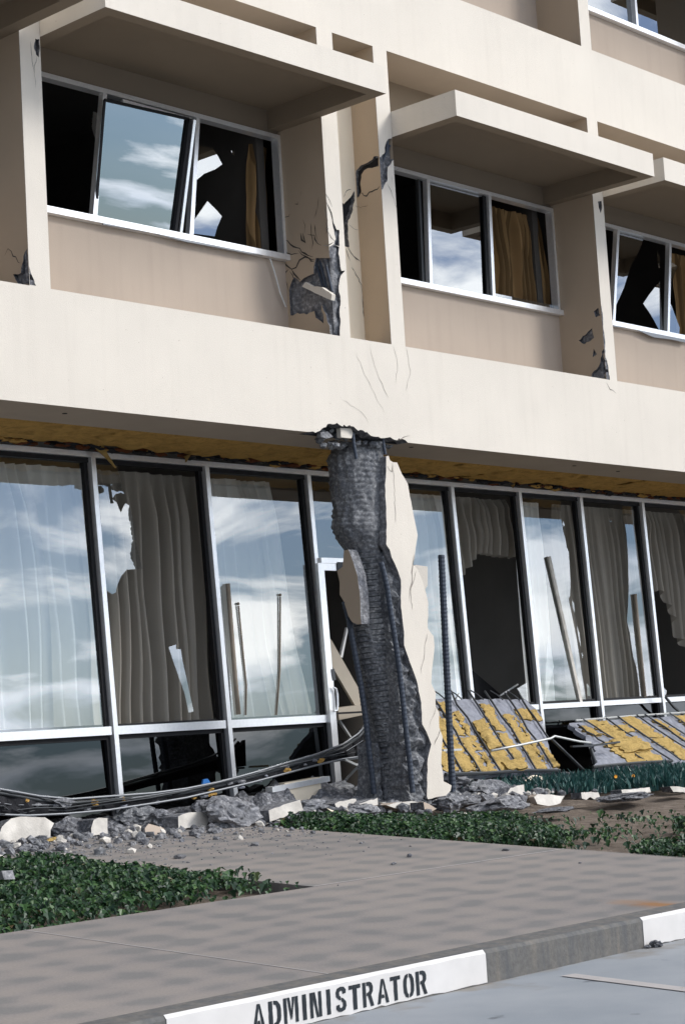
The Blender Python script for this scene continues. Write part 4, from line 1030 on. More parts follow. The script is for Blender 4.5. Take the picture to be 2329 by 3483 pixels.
def hem1(u):
    zl = W((1578, 1980), YK).z; zm = W((1655, 1882), YK).z; zr = W((1745, 1900), YK).z
    return zl + (zm - zl) * (u / .45) if u < .45 else zm + (zr - zm) * (u - .45) / .55
curtain('curtain', cst(16.55, 16.62), cst(17.72, 17.76), 2.52, 1.4, YK, MCURG, 'torn off curtain with a ragged high hem in the glassless bay', 10, .07, 6, gc, None, 40, hem1)
curtain('curtain', cst(17.82, 17.86), cst(18.35, 18.42), 2.52, .05, YK, MCUR, 'narrow pale curtain behind the bitten glass', 5, .035, 7, gc)
curtain('curtain', cst(18.62, 18.72), cst(18.98, 19.22), 2.52, .05, YK, MCURG, 'grey curtain edge showing past the bitten glass', 3, .035, 8, gc)
curtain('curtain', cst(19.05, 19.25), cst(20.4, 20.5), 2.52, .05, YK, MCURG, 'grey brown curtain filling the bay with a strip of glass', 10, .045, 9, gc)
def hem2(u): return 1.25 + .25 * math.sin(u * 9) if u < .45 else .9 - 1.0 * (u - .45)
curtain('curtain', cst(20.42, 20.5), cst(21.75, 21.9), 2.52, .6, YK, MCURG, 'torn curtain dangling in the open bay at the edge of view', 10, .06, 10, gc, None, 40, hem2)
YU = .80
zxu = lambda p: W(p, YU).x
curtain('curtain', cst(zxu(zq(1143, 640)), zxu(zq(1140, 1100))), cst(zxu(zq(1222, 660)), zxu(zq(1228, 1110))), 5.56, 4.4, YU, MGOLD, 'narrow gold curtain behind the shards of the racked window', 3, .04, 21, 'upper curtains')
curtain('curtain', cst(16.05, 16.05), cst(zxu((1822, 700)), zxu((1860, 1030))), 5.56, 4.4, YU, MGOLD, 'wide striped gold and brown curtain in the open light', 8, .045, 22, 'upper curtains')
curtain('curtain', cst(17.95, 17.95), cst(18.35, 18.35), 5.56, 4.4, YU, MGOLD, 'gold curtain behind the tall bright shard', 3, .04, 23, 'upper curtains')
curtain('curtain', cst(19.75, 19.75), cst(20.4, 20.4), 5.56, 4.4, YU, MGOLD, 'brown curtain beyond the last broken light', 5, .04, 24, 'upper curtains')
# reflections of bars in the glass, built as slim solid posts and rods
def rod(pts, y, r_, mat, label, knob=0, name='mirrored_rod', cat='rod', group=None):
    mb = MB(); P = [W(p, y) for p in pts]; mb.tube(P, r_, 8)
    if knob:
        t = (P[0] - P[1]).normalized(); rock(mb, P[0] + t * knob * 1.2, (knob,) * 3, 1, 2, 0, cuts=0, rough=0)
    return tag(mb.build(name, [mat], smooth=True), label, cat, group)
rod([(775, 1985), (800, 2300), (812, 2430)], 1.772, .022, MPOST, 'thick brown post mirrored in the window beside the door built as a solid bar', 0, 'post', 'post')
rod([(811, 2060), (838, 2330), (836, 2432)], 1.779, .009, MPOST, 'mirrored thin knobbed rod built solid nearer the thick brown post', .016)
rod([(953, 2030), (952, 2280), (940, 2432)], 1.779, .009, MPOST, 'mirrored thin knobbed rod built solid nearer the door', .016)
rod([zd(1118, 1095), zd(1150, 1450), zd(1205, 2010)], 1.772, .022, MPOST, 'brown post mirrored in the ragged strip of glass built as a solid bar', 0, 'post', 'post')
mb = MB(); P = [W(zd(*p), 1.772) for p in ((355, 765), (640, 2060))]
for i in range(1): mb.beam(P[i], P[i + 1], .05, .02, 0)
tag(mb.build('curtain_track', [MWD]), 'long pale track leaning across the bitten glass bay', 'track')
mb = MB(); slab(mb, xz(zs(zd, [(345, 1440), (400, 1740), (345, 1960), (320, 2050)]), 1.95), FR(1.95), .02, mf=0, ms=0); tag(mb.build('wallboard_sheet', [MCUR]), 'white pointed scrap of board behind the bitten glass', 'board')
# wreckage inside the door
def board(px_, y, mat, label, th=.03, name='wallboard_sheet', cat='board'):
    mb = MB(); slab(mb, xz(px_, y), FR(y), th, mf=0, ms=0); return tag(mb.build(name, [mat]), label, cat)
board(zs(zE, [(318, 840), (330, 850), (600, 1330), (585, 1440), (545, 1440), (335, 1080)]), 1.95, MWOOD, 'tan wallboard leaning diagonally inside the wrecked door')
board(zs(zE, [(470, 740), (480, 760), (430, 1010), (412, 1000)]), 2.05, MCUR, 'narrow white strip of board standing behind the diagonal tan one')
board(zs(zE, [(388, 1455), (600, 1425), (690, 1480), (690, 1500), (400, 1562)]), 1.9, MWOOD, 'fallen pale ledge lying inside the door', .15, 'ledge', 'ledge')
def stud(pts, y, w_, mat, label, name='metal_stud', cat='metal strip'):
    mb = MB(); P = [W(p, y) for p in pts]
    for i in range(len(P) - 1): mb.beam(P[i], P[i + 1], w_, .02, 0, Vector((0, 1, 0)))
    return tag(mb.build(name, [mat]), label, cat)
stud(zs(zE, [(388, 1550), (500, 1720), (640, 1900)]), 2.0, .03, MSTUD, 'grey metal stud slanting down inside the door below the ledge')
stud(zs(zE, [(440, 2110), (560, 1980)]), 1.95, .02, MSTUD, 'short metal stud propped low by the door frame')
stud(zs(zE, [(330, 1930), (480, 1905), (640, 1893)]), .95, .025, MTRIM, 'bright metal strip reaching from the door to the column')
stud(zs(zE, [(450, 1912), (540, 1955), (620, 1965), (650, 1905)]), .9, .022, MSTUD, 'twisted foil strip beside the foot of the shattered column')
board(zs(Zm(1350, 1600, .35), [(740, 1950), (1010, 2180), (960, 2260), (740, 2260)]), 2.5, MBLK, 'dark panel fallen across the glassless bay')
rod(zs(Zm(1350, 1600, .35), [(1000, 2190), (1170, 2080)]), 2.0, .012, MSTUD, 'grey bar propped in the glassless bay', 0, 'metal_bar', 'bar')

# ================================================================== standing bar, fallen trim, fallen soffit panels
mb = MB(); rebar(mb, [W((1500, 1888), .25), W((1512, 2150), .25), W((1528, 2480), .25), W((1540, 2720), .25)], .033)
tag(mb.build('rebar', [MREB]), 'tall ribbed steel bar standing alone beside the white column face', 'reinforcing bar')
zG = Zm(0, 2320, .743)
up = zs(zG, [(-200, 470), (0, 490), (60, 500), (180, 522), (330, 536), (540, 520), (700, 508), (850, 488), (1000, 458), (1150, 418), (1300, 373), (1450, 330), (1568, 285), (1640, 235), (1668, 200)])
lw = zs(zG, [(-200, 590), (0, 606), (130, 611), (300, 603), (500, 585), (700, 555), (850, 530), (1000, 495), (1150, 460), (1300, 420), (1450, 380), (1568, 352), (1620, 345), (1668, 338)])
YT = .95
TR = empty('fallen_trim', W(zG(700, 530), YT), 'long sagging strip of metal edged soffit trim fallen along the window bases', 'soffit trim')
def flat(P, wd, nm, mat, y, wavy=.01):
    mb = MB(); Q = [W(p, y) for p in P]
    for i in range(len(Q) - 1): mb.beam(Q[i], Q[i + 1], wd, .05, 0, Vector((0, 1, 0)))
    return mb.build(nm, [mat], TR)
mb = MB(); mb.tube([W(p, YT - .04) for p in up], .010, 8); mb.build('upper_rail', [MTRIM], TR, True)
mb = MB(); mb.tube([W((p[0], p[1] + 13), YT - .02) for p in up], .016, 8); mb.build('dark_channel', [MDK], TR, True)
mb = MB(); mb.tube([W(p, YT - .05) for p in lw], .010, 8); mb.build('lower_rail', [MTRIM], TR, True)
mb = MB(); o = xz([(p[0], p[1] + 8) for p in up] + lw[::-1], YT); slab(mb, o, FR(YT), .06, res=.05, amp=.05, freq=9, seed=3, mf=0, ms=0); mb.build('torn_lath', [MDARK], TR)
for k in range(4):
    rr = random.Random(50 + k); P = []
    for i, (pu, pl) in enumerate(zip(up, lw)):
        f = min(1, max(-.15, .12 + .25 * k + rr.uniform(-.16, .16))); P.append(W((pu[0] + rr.uniform(-15, 15), pu[1] * (1 - f) + pl[1] * f + 4), YT - .05 + rr.uniform(-.06, .04)))
    mb = MB(); mb.tube(P, (.006, .004, .005)[k % 3], 6); mb.build('loose_wire', [(MDK, MTRIM, MDK)[k % 3]], TR, True)
mb = MB(); rr = random.Random(3)
for i in range(26):
    t = rr.uniform(.12, .85); k = t * 12; a = int(k); f = k - a
    pu = [up[a + 1][j] * (1 - f) + up[a + 2][j] * f for j in (0, 1)]
    c_ = W((pu[0], pu[1] + rr.uniform(12, 40)), YT - .03); s = rr.uniform(.012, .032)
    rock(mb, c_, (s * rr.uniform(1, 2.4), s, s * .8), i, 2, rr.choice((0, 0, 1, 2)), cuts=3, rough=.4)
mb.build('torn_scraps', [MINSD, MCL, MGREY], TR)
mb = MB(); slab(mb, jag(xz(zs(zG, [(230, 540), (300, 530), (345, 545), (320, 570), (300, 580), (270, 555)]), YT - .06), .03, .006, 4), FR(YT - .07), .02, mf=0, ms=0); mb.build('stucco_scrap', [MCL], TR)

zH = Zm(1440, 2250, .567)
def soffit_panel(c4, label, outline, strips, seed):
    """c4: tl, tr, br, bl corners of the sheet; outline: its torn edge; strips: (u0, u1, v0, v1) of the wool between the channels"""
    tl, tr, br, bl = c4
    nrm = (tr - tl).cross(bl - tl).normalized()
    if nrm.y > 0: nrm = -nrm
    def at(u, v, w_=0): return (tl * (1 - u) + tr * u) * (1 - v) + (bl * (1 - u) + br * u) * v - nrm * w_
    root = empty('fallen_soffit_panel', at(.5, 1), label, 'soffit panel', 'fallen soffit panels')
    mb = MB(); slab(mb, jag(outline, .05, .012, seed), lambda u, v, w_: at(u, v, w_), .05, res=.035, amp=.016, freq=16, seed=seed, mf=0, ms=0); mb.build('lath_board', [MGREY], root)
    rr = random.Random(seed); pieces = []
    for (u0, u1, v0, v1) in strips:
        if v1 - v0 > .6:
            m_ = v0 + (v1 - v0) * rr.uniform(.3, .7); w_ = u1 - u0
            pieces += [(u0 + w_ * rr.uniform(0, .18), u1 - w_ * rr.uniform(0, .2), v0, m_ - .012), (u0 + w_ * rr.uniform(-.04, .1), u1 - w_ * rr.uniform(-.04, .3), m_ + .012, v1)]
        else: pieces.append((u0, u1, v0, v1))
    for k, (u0, u1, v0, v1) in enumerate(pieces):
        mb = MB(); slab(mb, jag(rect(u0, u1, v0, v1), .022, .017, seed + k), lambda u, v, w_: at(u, v, w_ - .020), .03, res=.016, amp=.026, freq=13, seed=seed * 3 + k, mf=0, ms=0); mb.build('insulation_batt', [MINS], root, True)
    return root, at, nrm
def channel(root, at, u, v0, v1, seed, r_=.011):
    rr = random.Random(seed); P = []
    for i in range(7):
        v = v0 + (v1 - v0) * i / 6; P.append(at(u + rr.uniform(-.008, .008), v, -.030 - rr.uniform(0, .015)))
    mb = MB(); mb.tube(P, r_, 6); mb.build('furring_channel', [MDK], root)
pa = [W(zH(-170, 215), 1.35), W(zH(600, 228), 1.55), W(zH(890, 662), .80), W(zH(120, 690), .55)]
PA, at, nr = soffit_panel(pa, 'fallen soffit slab with broad yellow wool strips leaning beside the column', [(0, .02), (1.02, 0), (1.06, .2), (1.0, .42), (.93, .7), (.885, 1.0), (0, 1)],
    [(.02, .12, .05, .95), (.13, .245, .05, .96), (.265, .335, .06, .97), (.34, .395, .20, .97), (.42, .545, .43, .97), (.575, .685, .09, .97), (.71, .80, .24, .96), (.80, .83, .28, .9), (.85, .95, .15, .30), (.86, .905, .60, .95), (.965, 1.03, .16, .31)], 4)
for k, (u, a_, b_) in enumerate(((.125, -.05, .99), (.255, -.04, 1.0), (.408, -.06, 1.0), (.56, -.08, .98), (.697, -.08, .97), (.84, -.05, .95), (.957, -.06, .6))): channel(PA, at, u, a_, b_, k)
mb = MB(); mb.tube([at(.0, 1.0, -.03), at(.3, 1.01, -.04), at(.6, .985, -.03), at(.88, 1.0, -.03)], .018, 6); mb.build('edge_channel', [MDK], PA)
mb = MB(); slab(mb, jag(rect(.425, .50, .36, .72), .02, .010, 4), lambda u, v, w_: at(u, v, w_ - .045 - .5 * (u - .425)), .03, res=.014, amp=.03, freq=14, seed=4, mf=0, ms=0); mb.build('insulation_batt', [MINS], PA, True)
mb = MB(); slab(mb, jag(rect(.45, .60, .88, .99), .02, .012, 5), lambda u, v, w_: at(u, v, w_ - .05 - .2 * (u - .45)), .03, res=.014, amp=.03, freq=14, seed=5, mf=0, ms=0); mb.build('insulation_batt', [MINS], PA, True)
for k, u in enumerate((.18, .32, .45, .62, .78, .92)):
    mb = MB(); mb.tube([at(u - .03, -.10, -.02), at(u - .01, -.02, -.04), at(u + .01, .05, -.04)], .008, 6); mb.build('tie_wire', [MDK], PA)
pb = [W(zH(640, 385), 1.30), W(zH(1640, 318), 1.50), W(zH(2030, 572), .95), W(zH(1030, 645), .60)]
PB, at, nr = soffit_panel(pb, 'fallen soffit slab with alternating yellow and bare grey strips behind the blue green tufts', [(.21, 0), (1.0, 0), (1.0, 1.0), (.0, 1.0), (.14, .57), (.19, .25)],
    [(.215, .265, .12, .34), (.30, .355, .0, .46), (.355, .40, .05, .44), (.20, .30, .50, .97), (.30, .40, .52, .97), (.40, .475, .14, .30), (.49, .59, .0, .96), (.665, .70, .08, .6), (.73, .80, .5, .97), (.82, .93, .02, .5)], 9)
for k, (u, a_, b_) in enumerate(((.205, .1, .6), (.285, -.03, 1.0), (.41, -.03, 1.0), (.48, -.02, .99), (.60, -.02, .99), (.655, -.02, .9), (.715, -.02, .99), (.81, -.02, .99), (.94, -.02, .99))): channel(PB, at, u, a_, b_, 20 + k, .010)
mb = MB(); mb.tube([at(.24, .0, -.03), at(.6, -.02, -.03), at(1.0, -.02, -.03)], .012, 6); mb.build('edge_rail', [MSTUD], PB)
mb = MB(); mb.tube([at(-.02, 1.0, -.03), at(.2, 1.01, -.05), at(.42, .99, -.03)], .018, 6); mb.build('edge_channel', [MDK], PB)
mb = MB(); slab(mb, jag(rect(.24, .38, .50, .78), .02, .012, 6), lambda u, v, w_: at(u, v, w_ - .05 - .3 * (u - .24)), .03, res=.014, amp=.035, freq=14, seed=6, mf=0, ms=0); mb.build('insulation_batt', [MINS], PB, True)
rod(zs(zH, [(405, 535), (560, 505), (760, 462), (785, 448), (830, 458), (930, 480), (1000, 488)]), .62, .013, MSTUD, 'bent pale conduit lying over the slab with broad wool strips', 0, 'conduit', 'conduit')
rod(zs(zH, [(770, 470), (870, 565), (975, 668)]), .75, .016, MDK, 'dark straight pipe slanting between the two soffit slabs', 0, 'pipe', 'pipe')
stud(zs(zH, [(885, 510), (1020, 503), (1170, 483)]), .70, .035, MDK, 'dark flat stick lying on the slab with alternating strips', 'lath_stick', 'stick')
rod(zs(zH, [(1000, 520), (1022, 590), (1035, 690)]), .72, .02, MDK, 'short dark stub of pipe standing under the slab edge', 0, 'pipe', 'pipe')
stud(zs(zH, [(115, 533), (225, 528)]), .45, .02, MSTUD, 'short pale strip sticking out behind the lone steel bar')
stud(zs(zH, [(1450, 215), (1500, 275), (1568, 330)]), 1.6, .03, MDK, 'dark twisted strip hanging over the rail beyond the slabs')

# ================================================================== rubble
zL = Zm(0, 2450, .574); zM = Zm(700, 2550, .574)
def bounds(P): return min(p[0] for p in P), max(p[0] for p in P), min(p[1] for p in P), max(p[1] for p in P)
def chunk(P, label, depth=.16, mf=MWD, ms=MCL, yoff=0, lean=.12, seed=None, group=None, dz=.0):
    x0, x1, y0, y1 = bounds(P); g_ = G(((x0 + x1) / 2, y1), dz); y = g_.y + yoff
    seed = seed or int(x0); o = jag(xz(P, y), .05, .007, seed); zb = min(q_[1] for q_ in o)
    mb = MB(); slab(mb, o, lambda u, v, w_: Vector((u, y + w_ + lean * (v - zb), v - .25 * w_ * max(0, (v - zb)))), depth, mf=0, ms=1, taper=.08, backamp=.04)
    return tag(mb.build('stucco_chunk', [mf, ms]), label, 'rubble', group)
def stone(P, label, mat=MCL, seed=None, group=None, dz=0, dep=.8):
    x0, x1, y0, y1 = bounds(P); g_ = G(((x0 + x1) / 2, y1), dz); y = g_.y
    A = W((x0, y1), y); B = W((x1, y0), y); sx = (B.x - A.x) / 2 * 1.22; sz = (B.z - A.z) / 2 * 1.3
    mb = MB(); rock(mb, ((A.x + B.x) / 2, y + sx * dep, A.z + sz * .78), (sx * 1.25, sx * dep, sz * 1.25), seed or int(x0), 4, 0, cuts=9, rough=.22)
    return tag(mb.build('concrete_lump', [mat]), label, 'rubble', group)
chunk(zs(zL, [(0, 690), (30, 630), (90, 582), (180, 570), (290, 575), (337, 610), (310, 650), (302, 700), (150, 722), (0, 716), (-60, 700)]), 'large rounded stucco slab standing on the path under the sagging trim', .14, MWD, MC, 0, .25)
chunk(zs(zL, [(560, 590), (590, 577), (642, 580), (641, 672), (545, 687), (543, 640)]), 'squarish white block with a dark broken side on the path', .34, MWD, MC, 0, .05)
chunk(zs(zL, [(875, 640), (905, 612), (982, 638), (986, 655), (930, 682), (868, 672)]), 'thin beige stucco flake lying flat on the path', .07, MS, MC, 0, .5)
chunk(zs(zL, [(843, 625), (880, 612), (897, 620), (870, 641)]), 'small tan flake behind the beige one', .05, MCR, MC, 0, .5)
chunk(zs(zL, [(1062, 570), (1130, 545), (1222, 545), (1242, 590), (1226, 626), (1060, 645)]), 'white faced concrete block with a dark end near the ivy corner', .30, MWD, MCL, 0, .1)
stone(zs(zL, [(1360, 600), (1420, 470), (1545, 480), (1570, 635)]), 'big rough grey lump between two white faced blocks', MCL)
stone(zs(zL, [(400, 690), (420, 590), (530, 590), (545, 690)]), 'dark rough lump joined to the squarish white block', MC)
stone(zs(zL, [(965, 640), (985, 550), (1060, 545), (1062, 645)]), 'dark rough lump against the white faced block near the ivy', MC)
stone(zs(zL, [(1235, 590), (1260, 490), (1350, 480), (1360, 590)]), 'grey lump under the metal trim', MC)
stone(zs(zL, [(800, 620), (820, 530), (930, 520), (940, 620)]), 'dark lump deep under the sagging trim', MCD)
chunk(zs(zL, [(1215, 500), (1300, 505), (1305, 530), (1230, 520)]), 'tan flake wedged on the lump under the trim', .06, MCR, MC, .05, .5)
chunk(zs(zM, [(380, 360), (470, 325), (570, 295), (583, 360), (440, 405), (380, 426)]), 'long white faced slab propped at the corner of the ivy', .30, MWD, MCL, 0, .15)
chunk(zs(zM, [(340, 297), (390, 280), (442, 290), (370, 327)]), 'small tan faced wedge behind the long white slab', .12, MCR, MCL, .1, .3)
sl_ = [W(zM(*p), 1.0) for p in ((375, 238), (715, 172))]
mb = MB(); mb.beam(sl_[0], sl_[1], .09, .05, 0, Vector((0, 1, 0))); lw_ = [W(zM(*p), 1.02) for p in ((450, 262), (660, 225))]; mb.beam(lw_[0], lw_[1], .10, .2, 1, Vector((0, 1, 0)))
tag(mb.build('window_sill', [MAL, MCR]), 'fallen aluminium sill lying on stucco at the foot of the door', 'sill')
chunk(zs(zM, [(620, 302), (660, 230), (742, 170), (752, 182), (742, 290), (720, 302)]), 'dark leaning slab of concrete by the door frame', .12, MC, MCD, 0, .4)
chunk(zs(zM, [(770, 320), (800, 305), (897, 290), (907, 350), (850, 342), (780, 362)]), 'white chunk with a notched lower edge in front of the shattered column', .18, MWD, MCL, 0, .2)
chunk(zs(zM, [(915, 320), (960, 305), (1027, 284), (1022, 330), (960, 357), (920, 352)]), 'white wedge pointing up beside the notched chunk', .16, MWD, MCL, 0, .2)
chunk(zs(zM, [(732, 345), (785, 362), (797, 375), (860, 357), (922, 355), (900, 377), (830, 392), (760, 372)]), 'low cream sliver lying in front of the notched white chunk', .12, MCR, MCL, 0, .4)
chunk(zs(zM, [(1120, 265), (1150, 235), (1167, 260), (1126, 286)]), 'small white flake perched on rubble at the foot of the core', .06, MWD, MCL, .15, .3)
chunk(zs(zM, [(1168, 268), (1220, 245), (1243, 265), (1195, 286)]), 'small white flake touching the foot of the blue steel bar', .06, MWD, MCL, .15, .3)
chunk(zs(zM, [(1075, 327), (1120, 318), (1180, 310), (1296, 308), (1297, 357), (1180, 362)]), 'long low white slab with pointed end at the ivy edge', .2, MWD, MS, 0, .2)
chunk(zs(zM, [(1298, 309), (1330, 322), (1368, 350), (1332, 369), (1298, 358)]), 'beige corner piece at the end of the long low white slab', .16, MS, MC, .02, .2)
chunk(zs(zM, [(1388, 297), (1420, 275), (1452, 285), (1402, 308)]), 'white flake at the foot of the standing white column face', .07, MWD, MC, .1, .3)
stone(zs(zM, [(1395, 350), (1410, 290), (1485, 290), (1490, 350)]), 'smooth dark boulder like lump below the lone steel bar', MC)
stone(zs(zM, [(1110, 310), (1120, 270), (1190, 270), (1200, 310)]), 'beige grey lump below the perched flakes', MCL)
stone(zs(zM, [(520, 300), (530, 240), (640, 250), (640, 300)]), 'dark jagged lump in front of the fallen sill', MCD)
stone(zs(zM, [(760, 290), (770, 200), (900, 200), (900, 290)]), 'dark rubble lump between the door and the column', MCD)
stone(zs(zM, [(880, 300), (890, 230), (980, 230), (990, 300)]), 'dark lump against the left foot of the column core', MCD)
stone(zs(zM, [(580, 385), (600, 310), (740, 300), (750, 385)]), 'grey crumbled lump between the white slab and the notched chunk', MCL)
stone(zs(zM, [(960, 400), (980, 330), (1090, 330), (1090, 400)]), 'grey crumbled lump behind the ivy below the white wedge', MCL)
stone(zs(zH, [(226, 790), (240, 705), (375, 712), (385, 800)]), 'big pale grey lump just past the lone steel bar', MCL)
stone(zs(zH, [(380, 815), (395, 730), (520, 722), (525, 812)]), 'pale grey lump below the edge of the wool covered slab', MCL)
stone(zs(zH, [(270, 870), (290, 800), (430, 802), (435, 865)]), 'flat dark grey lump sunk in the ivy', MC)
stone(zs(zH, [(188, 890), (200, 805), (262, 805), (275, 890)]), 'upright pale lump at the ivy edge under the lone bar', MCL)
stone(zs(zH, [(478, 905), (490, 825), (660, 815), (672, 905)]), 'wide pale grey lump lying on the ivy', MCL)
stone(zs(zH, [(180, 970), (190, 930), (225, 930), (230, 975)]), 'small pale lump among the ivy leaves', MCL)
chunk(zs(zH, [(548, 692), (600, 672), (640, 672), (657, 687), (570, 717)]), 'cream flake leaning on the foot of the wool covered slab', .07, MCR, MCL, .05, .3)
chunk(zs(zH, [(618, 712), (650, 690), (692, 680), (722, 690), (727, 715), (718, 742), (650, 756)]), 'rounded tan stucco piece beside the blue green tufts', .09, MCR, MC, 0, .3)
chunk(zs(zH, [(530, 757), (570, 745), (612, 737), (606, 792), (570, 810), (488, 812)]), 'white triangular chunk under the tan piece', .15, MWD, MCL, 0, .2)
chunk(zs(zH, [(683, 812), (710, 795), (790, 797), (862, 805), (822, 850), (750, 866), (688, 854)]), 'flat hexagonal stucco slab lying on the bare soil', .10, MWD, MS, 0, .45)
chunk(zs(zH, [(948, 785), (1050, 784), (1065, 832), (1020, 826), (1000, 812), (975, 830), (950, 822)]), 'white chunk with arched underside on the soil', .12, MWD, MC, 0, .1)
chunk(zs(zH, [(1193, 770), (1362, 754), (1364, 785), (1250, 817), (1235, 800), (1196, 802)]), 'long white slab on the soil in front of the tufts', .14, MWD, MC, 0, .2)
stone(zs(zH, [(1258, 840), (1270, 790), (1420, 780), (1428, 838)]), 'flat grey lump in front of the long white slab', MC)
chunk(zs(zH, [(1485, 750), (1540, 750), (1640, 757), (1640, 787), (1500, 783)]), 'white slab at the edge of view beyond the long one', .14, MWD, MC, 0, .2)
stone(zs(zH, [(808, 908), (815, 870), (945, 872), (952, 908)]), 'low grey lump on the soil in front of the hexagonal slab', MC)
chunk(zs(zH, [(213, 907), (240, 903), (302, 915), (290, 927)]), 'thin white flake resting on the ivy', .05, MWD, MC, 0, .4)
chunk([(12, 2962), (50, 2960), (53, 2990), (16, 2992)], 'pale square chip lying in the ivy bed', .06, MCL, MCL, -.05, .3, dz=.10)
chunk(zs(zL, [(275, 720), (300, 700), (345, 690), (330, 712)]), 'orange splinter of wood in front of the rounded slab', .03, MINS, MINS, 0, .4)
board(zs(zL, [(1202, 378), (1208, 350), (1232, 346), (1250, 372)]), 1.2, MBLUE, 'small bright blue scrap lying on the metal trim', .02, 'blue_scrap', 'scrap')
gl_ = 'loose chips on the pavement'
for k, (p, s) in enumerate([((613, 2920), 22), ((869, 2877), 16), ((862, 2978), 14), ((1228, 2870), 8), ((1391, 2915), 14), ((1339, 2941), 11), ((1719, 2894), 14), ((1971, 2937), 7), ((1395, 2880), 5), ((772, 2985), 6), ((640, 2935), 6), ((1150, 3012), 4), ((1065, 2835), 12), ((588, 2870), 4), ((490, 2880), 4)]):
    g_ = G(p); px_m = FPX / float((ROT.T @ (np.array(g_) - CAM))[2]); q = s / px_m
    mb = MB(); rock(mb, g_ + Vector((0, 0, q * .3)), (q, q * .9, q * .55), k + 40, 2, 0, cuts=5, rough=.3)
    tag(mb.build('concrete_chip', [(MC, MCL)[k % 2]]), 'small loose concrete chip lying on the pavement', 'chip', gl_)
g_ = LOT((2228, 3222)); mb = MB(); rock(mb, g_ + Vector((0, 0, .015)), (.036, .036, .024), 77, 3, 0, cuts=6, rough=.3); rock(mb, g_ + Vector((-.05, .015, .008)), (.022, .02, .011), 78, 2, 0, cuts=6, rough=.3)
tag(mb.build('concrete_chip', [MC]), 'grey stone lying in the gutter against the white painted kerb', 'chip')
# crumbled fines: nobody could count them
mb = MB(); rr = random.Random(9); k = 0
for i in range(2600):
    t = rr.random(); x = 8.0 + 9.5 * t; y = .35 + rr.gauss(0, .32)
    if x < 11.3: y = .35 + abs(rr.gauss(0, .45)) * (1 if rr.random() < .6 else -1.1)
    if y > 1.6: continue
    s = rr.choice((.012, .018, .03, .045)) * rr.uniform(.7, 1.4)
    if abs(x - 13.3) < 1.8: s *= 1.5
    rock(mb, (x, y, gz(y) + s * .3), (s, s * .9, s * .7), i, 1, rr.choice((0, 0, 1, 1, 2, 3)), cuts=4, rough=.3)
for i in range(1500):
    x = rr.uniform(6.5, 11.2); y = .2 - abs(rr.gauss(0, .9)); s = rr.uniform(.003, .010)
    if y < -3 or x < 8.4 and y < -.85: continue
    rock(mb, (x, y, gz(y) + s * .3), (s * 1.3, s, s * .7), i, 1, rr.choice((0, 1, 1)), cuts=3, rough=.3)
tag(mb.build('crumbled_rubble', [MC, MCL, MCD, MWD]), 'fine grey crumbled concrete strewn along the foot of the building', 'rubble', None, 'stuff')
mb = MB(); vs = []; fs = []
for i in range(181):
    x = 7.0 + 10.5 * i / 180
    for j in range(25):
        y = .28 + 1.42 * j / 24; e = math.sin(math.pi * j / 24)
        hgt = .07 + .15 * math.exp(-((x - 13.4) / 1.6) ** 4); vs.append((x, y, gz(y) - .02 + e * hgt * max(0, .55 + noise.fractal(Vector((x * 2.2, y * 3.2, 2)), 1, 2, 5))))
for i in range(180):
    for j in range(24):
        a = i * 25 + j; fs.append((a, a + 25, a + 26, a + 1))
mb.add(vs, fs); tag(mb.build('rubble_mound', [MC]), 'mound of broken dark concrete under the windows', 'rubble', None, 'stuff')

# ================================================================== planting
LEAF = [(0, 0), (.32, .10), (.50, .42), (.26, .48), (.20, .78), (0, 1.0), (-.20, .78), (-.26, .48), (-.50, .42), (-.32, .10)]
def ivy(name, region, n, seed, label, hmax, size):
    rr = random.Random(seed); mb = MB(); V = []; F = []
    xs = [p[0] for p in region]; ys = [p[1] for p in region]; c = 0; tries = 0
    while c < n and tries < n * 30:
        tries += 1
        x = rr.uniform(min(xs), max(xs)); y = rr.uniform(min(ys), max(ys))
        if not inside((x, y), region): continue
        d = noise.fractal(Vector((x * 1.6, y * 1.6, seed)), 1, 2, 3)
        if not keep(x, y, d, rr): continue
        hh = .02 + hmax * (.45 + .55 * max(0, min(1, .6 + d)))
        edge = min(1, .25 + edge_d(x, y) * 3.0)
        z = gz(y) - .03 + hh * edge * rr.random() ** .6
        s = size * (rr.uniform(.45, 1.15) if rr.random() < .9 else rr.uniform(1.2, 1.6))
        az = rr.uniform(0, 6.28); pit = rr.uniform(.1, 1.15)
        if rr.random() < .65: az = math.atan2(-1, -.8) - math.pi / 2 + rr.gauss(0, .7)
        m = Matrix.Rotation(az, 3, 'Z') @ Matrix.Rotation(-pit, 3, 'X') @ Matrix.Rotation(rr.gauss(0, .3), 3, 'Y')
        k = len(V); base = Vector((x, y, z))
        for (u, v) in LEAF: V.append(tuple(base + m @ Vector((u * s, v * s, (abs(u) * .35 - .15 * v * v) * s))))
        for i in range(1, 9): F.append((k, k + i, k + i + 1))
        c += 1
    mb.v = V; mb.f = F; mb.m = [0] * len(F)
    return tag(mb.build(name, [MIVY]), label, 'ivy', None, 'stuff')
reg1 = [(2.5, -3.22), (8.55, -3.22), (8.55, -1.0), (2.5, -1.0)]
def keep(x, y, d, rr):
    # thins to bare soil towards the walkway corner and the front edge
    if y < -2.72 and x > 7.95 + .25 * d: return rr.random() < (.10 if y < -2.95 else .35)
    if y < -3.02 + .1 * d and x > 7.25: return rr.random() < .05
    if y < -3.12 and x > 6.6: return rr.random() < .5
    return d > -.55 or rr.random() < .25
def edge_d(x, y): return max(0, min(8.57 - x, y + 3.24, 1))
ivy('ivy', reg1, 26000, 3, 'glossy dark green ivy bed in the angle of the pavements', .14, .044)
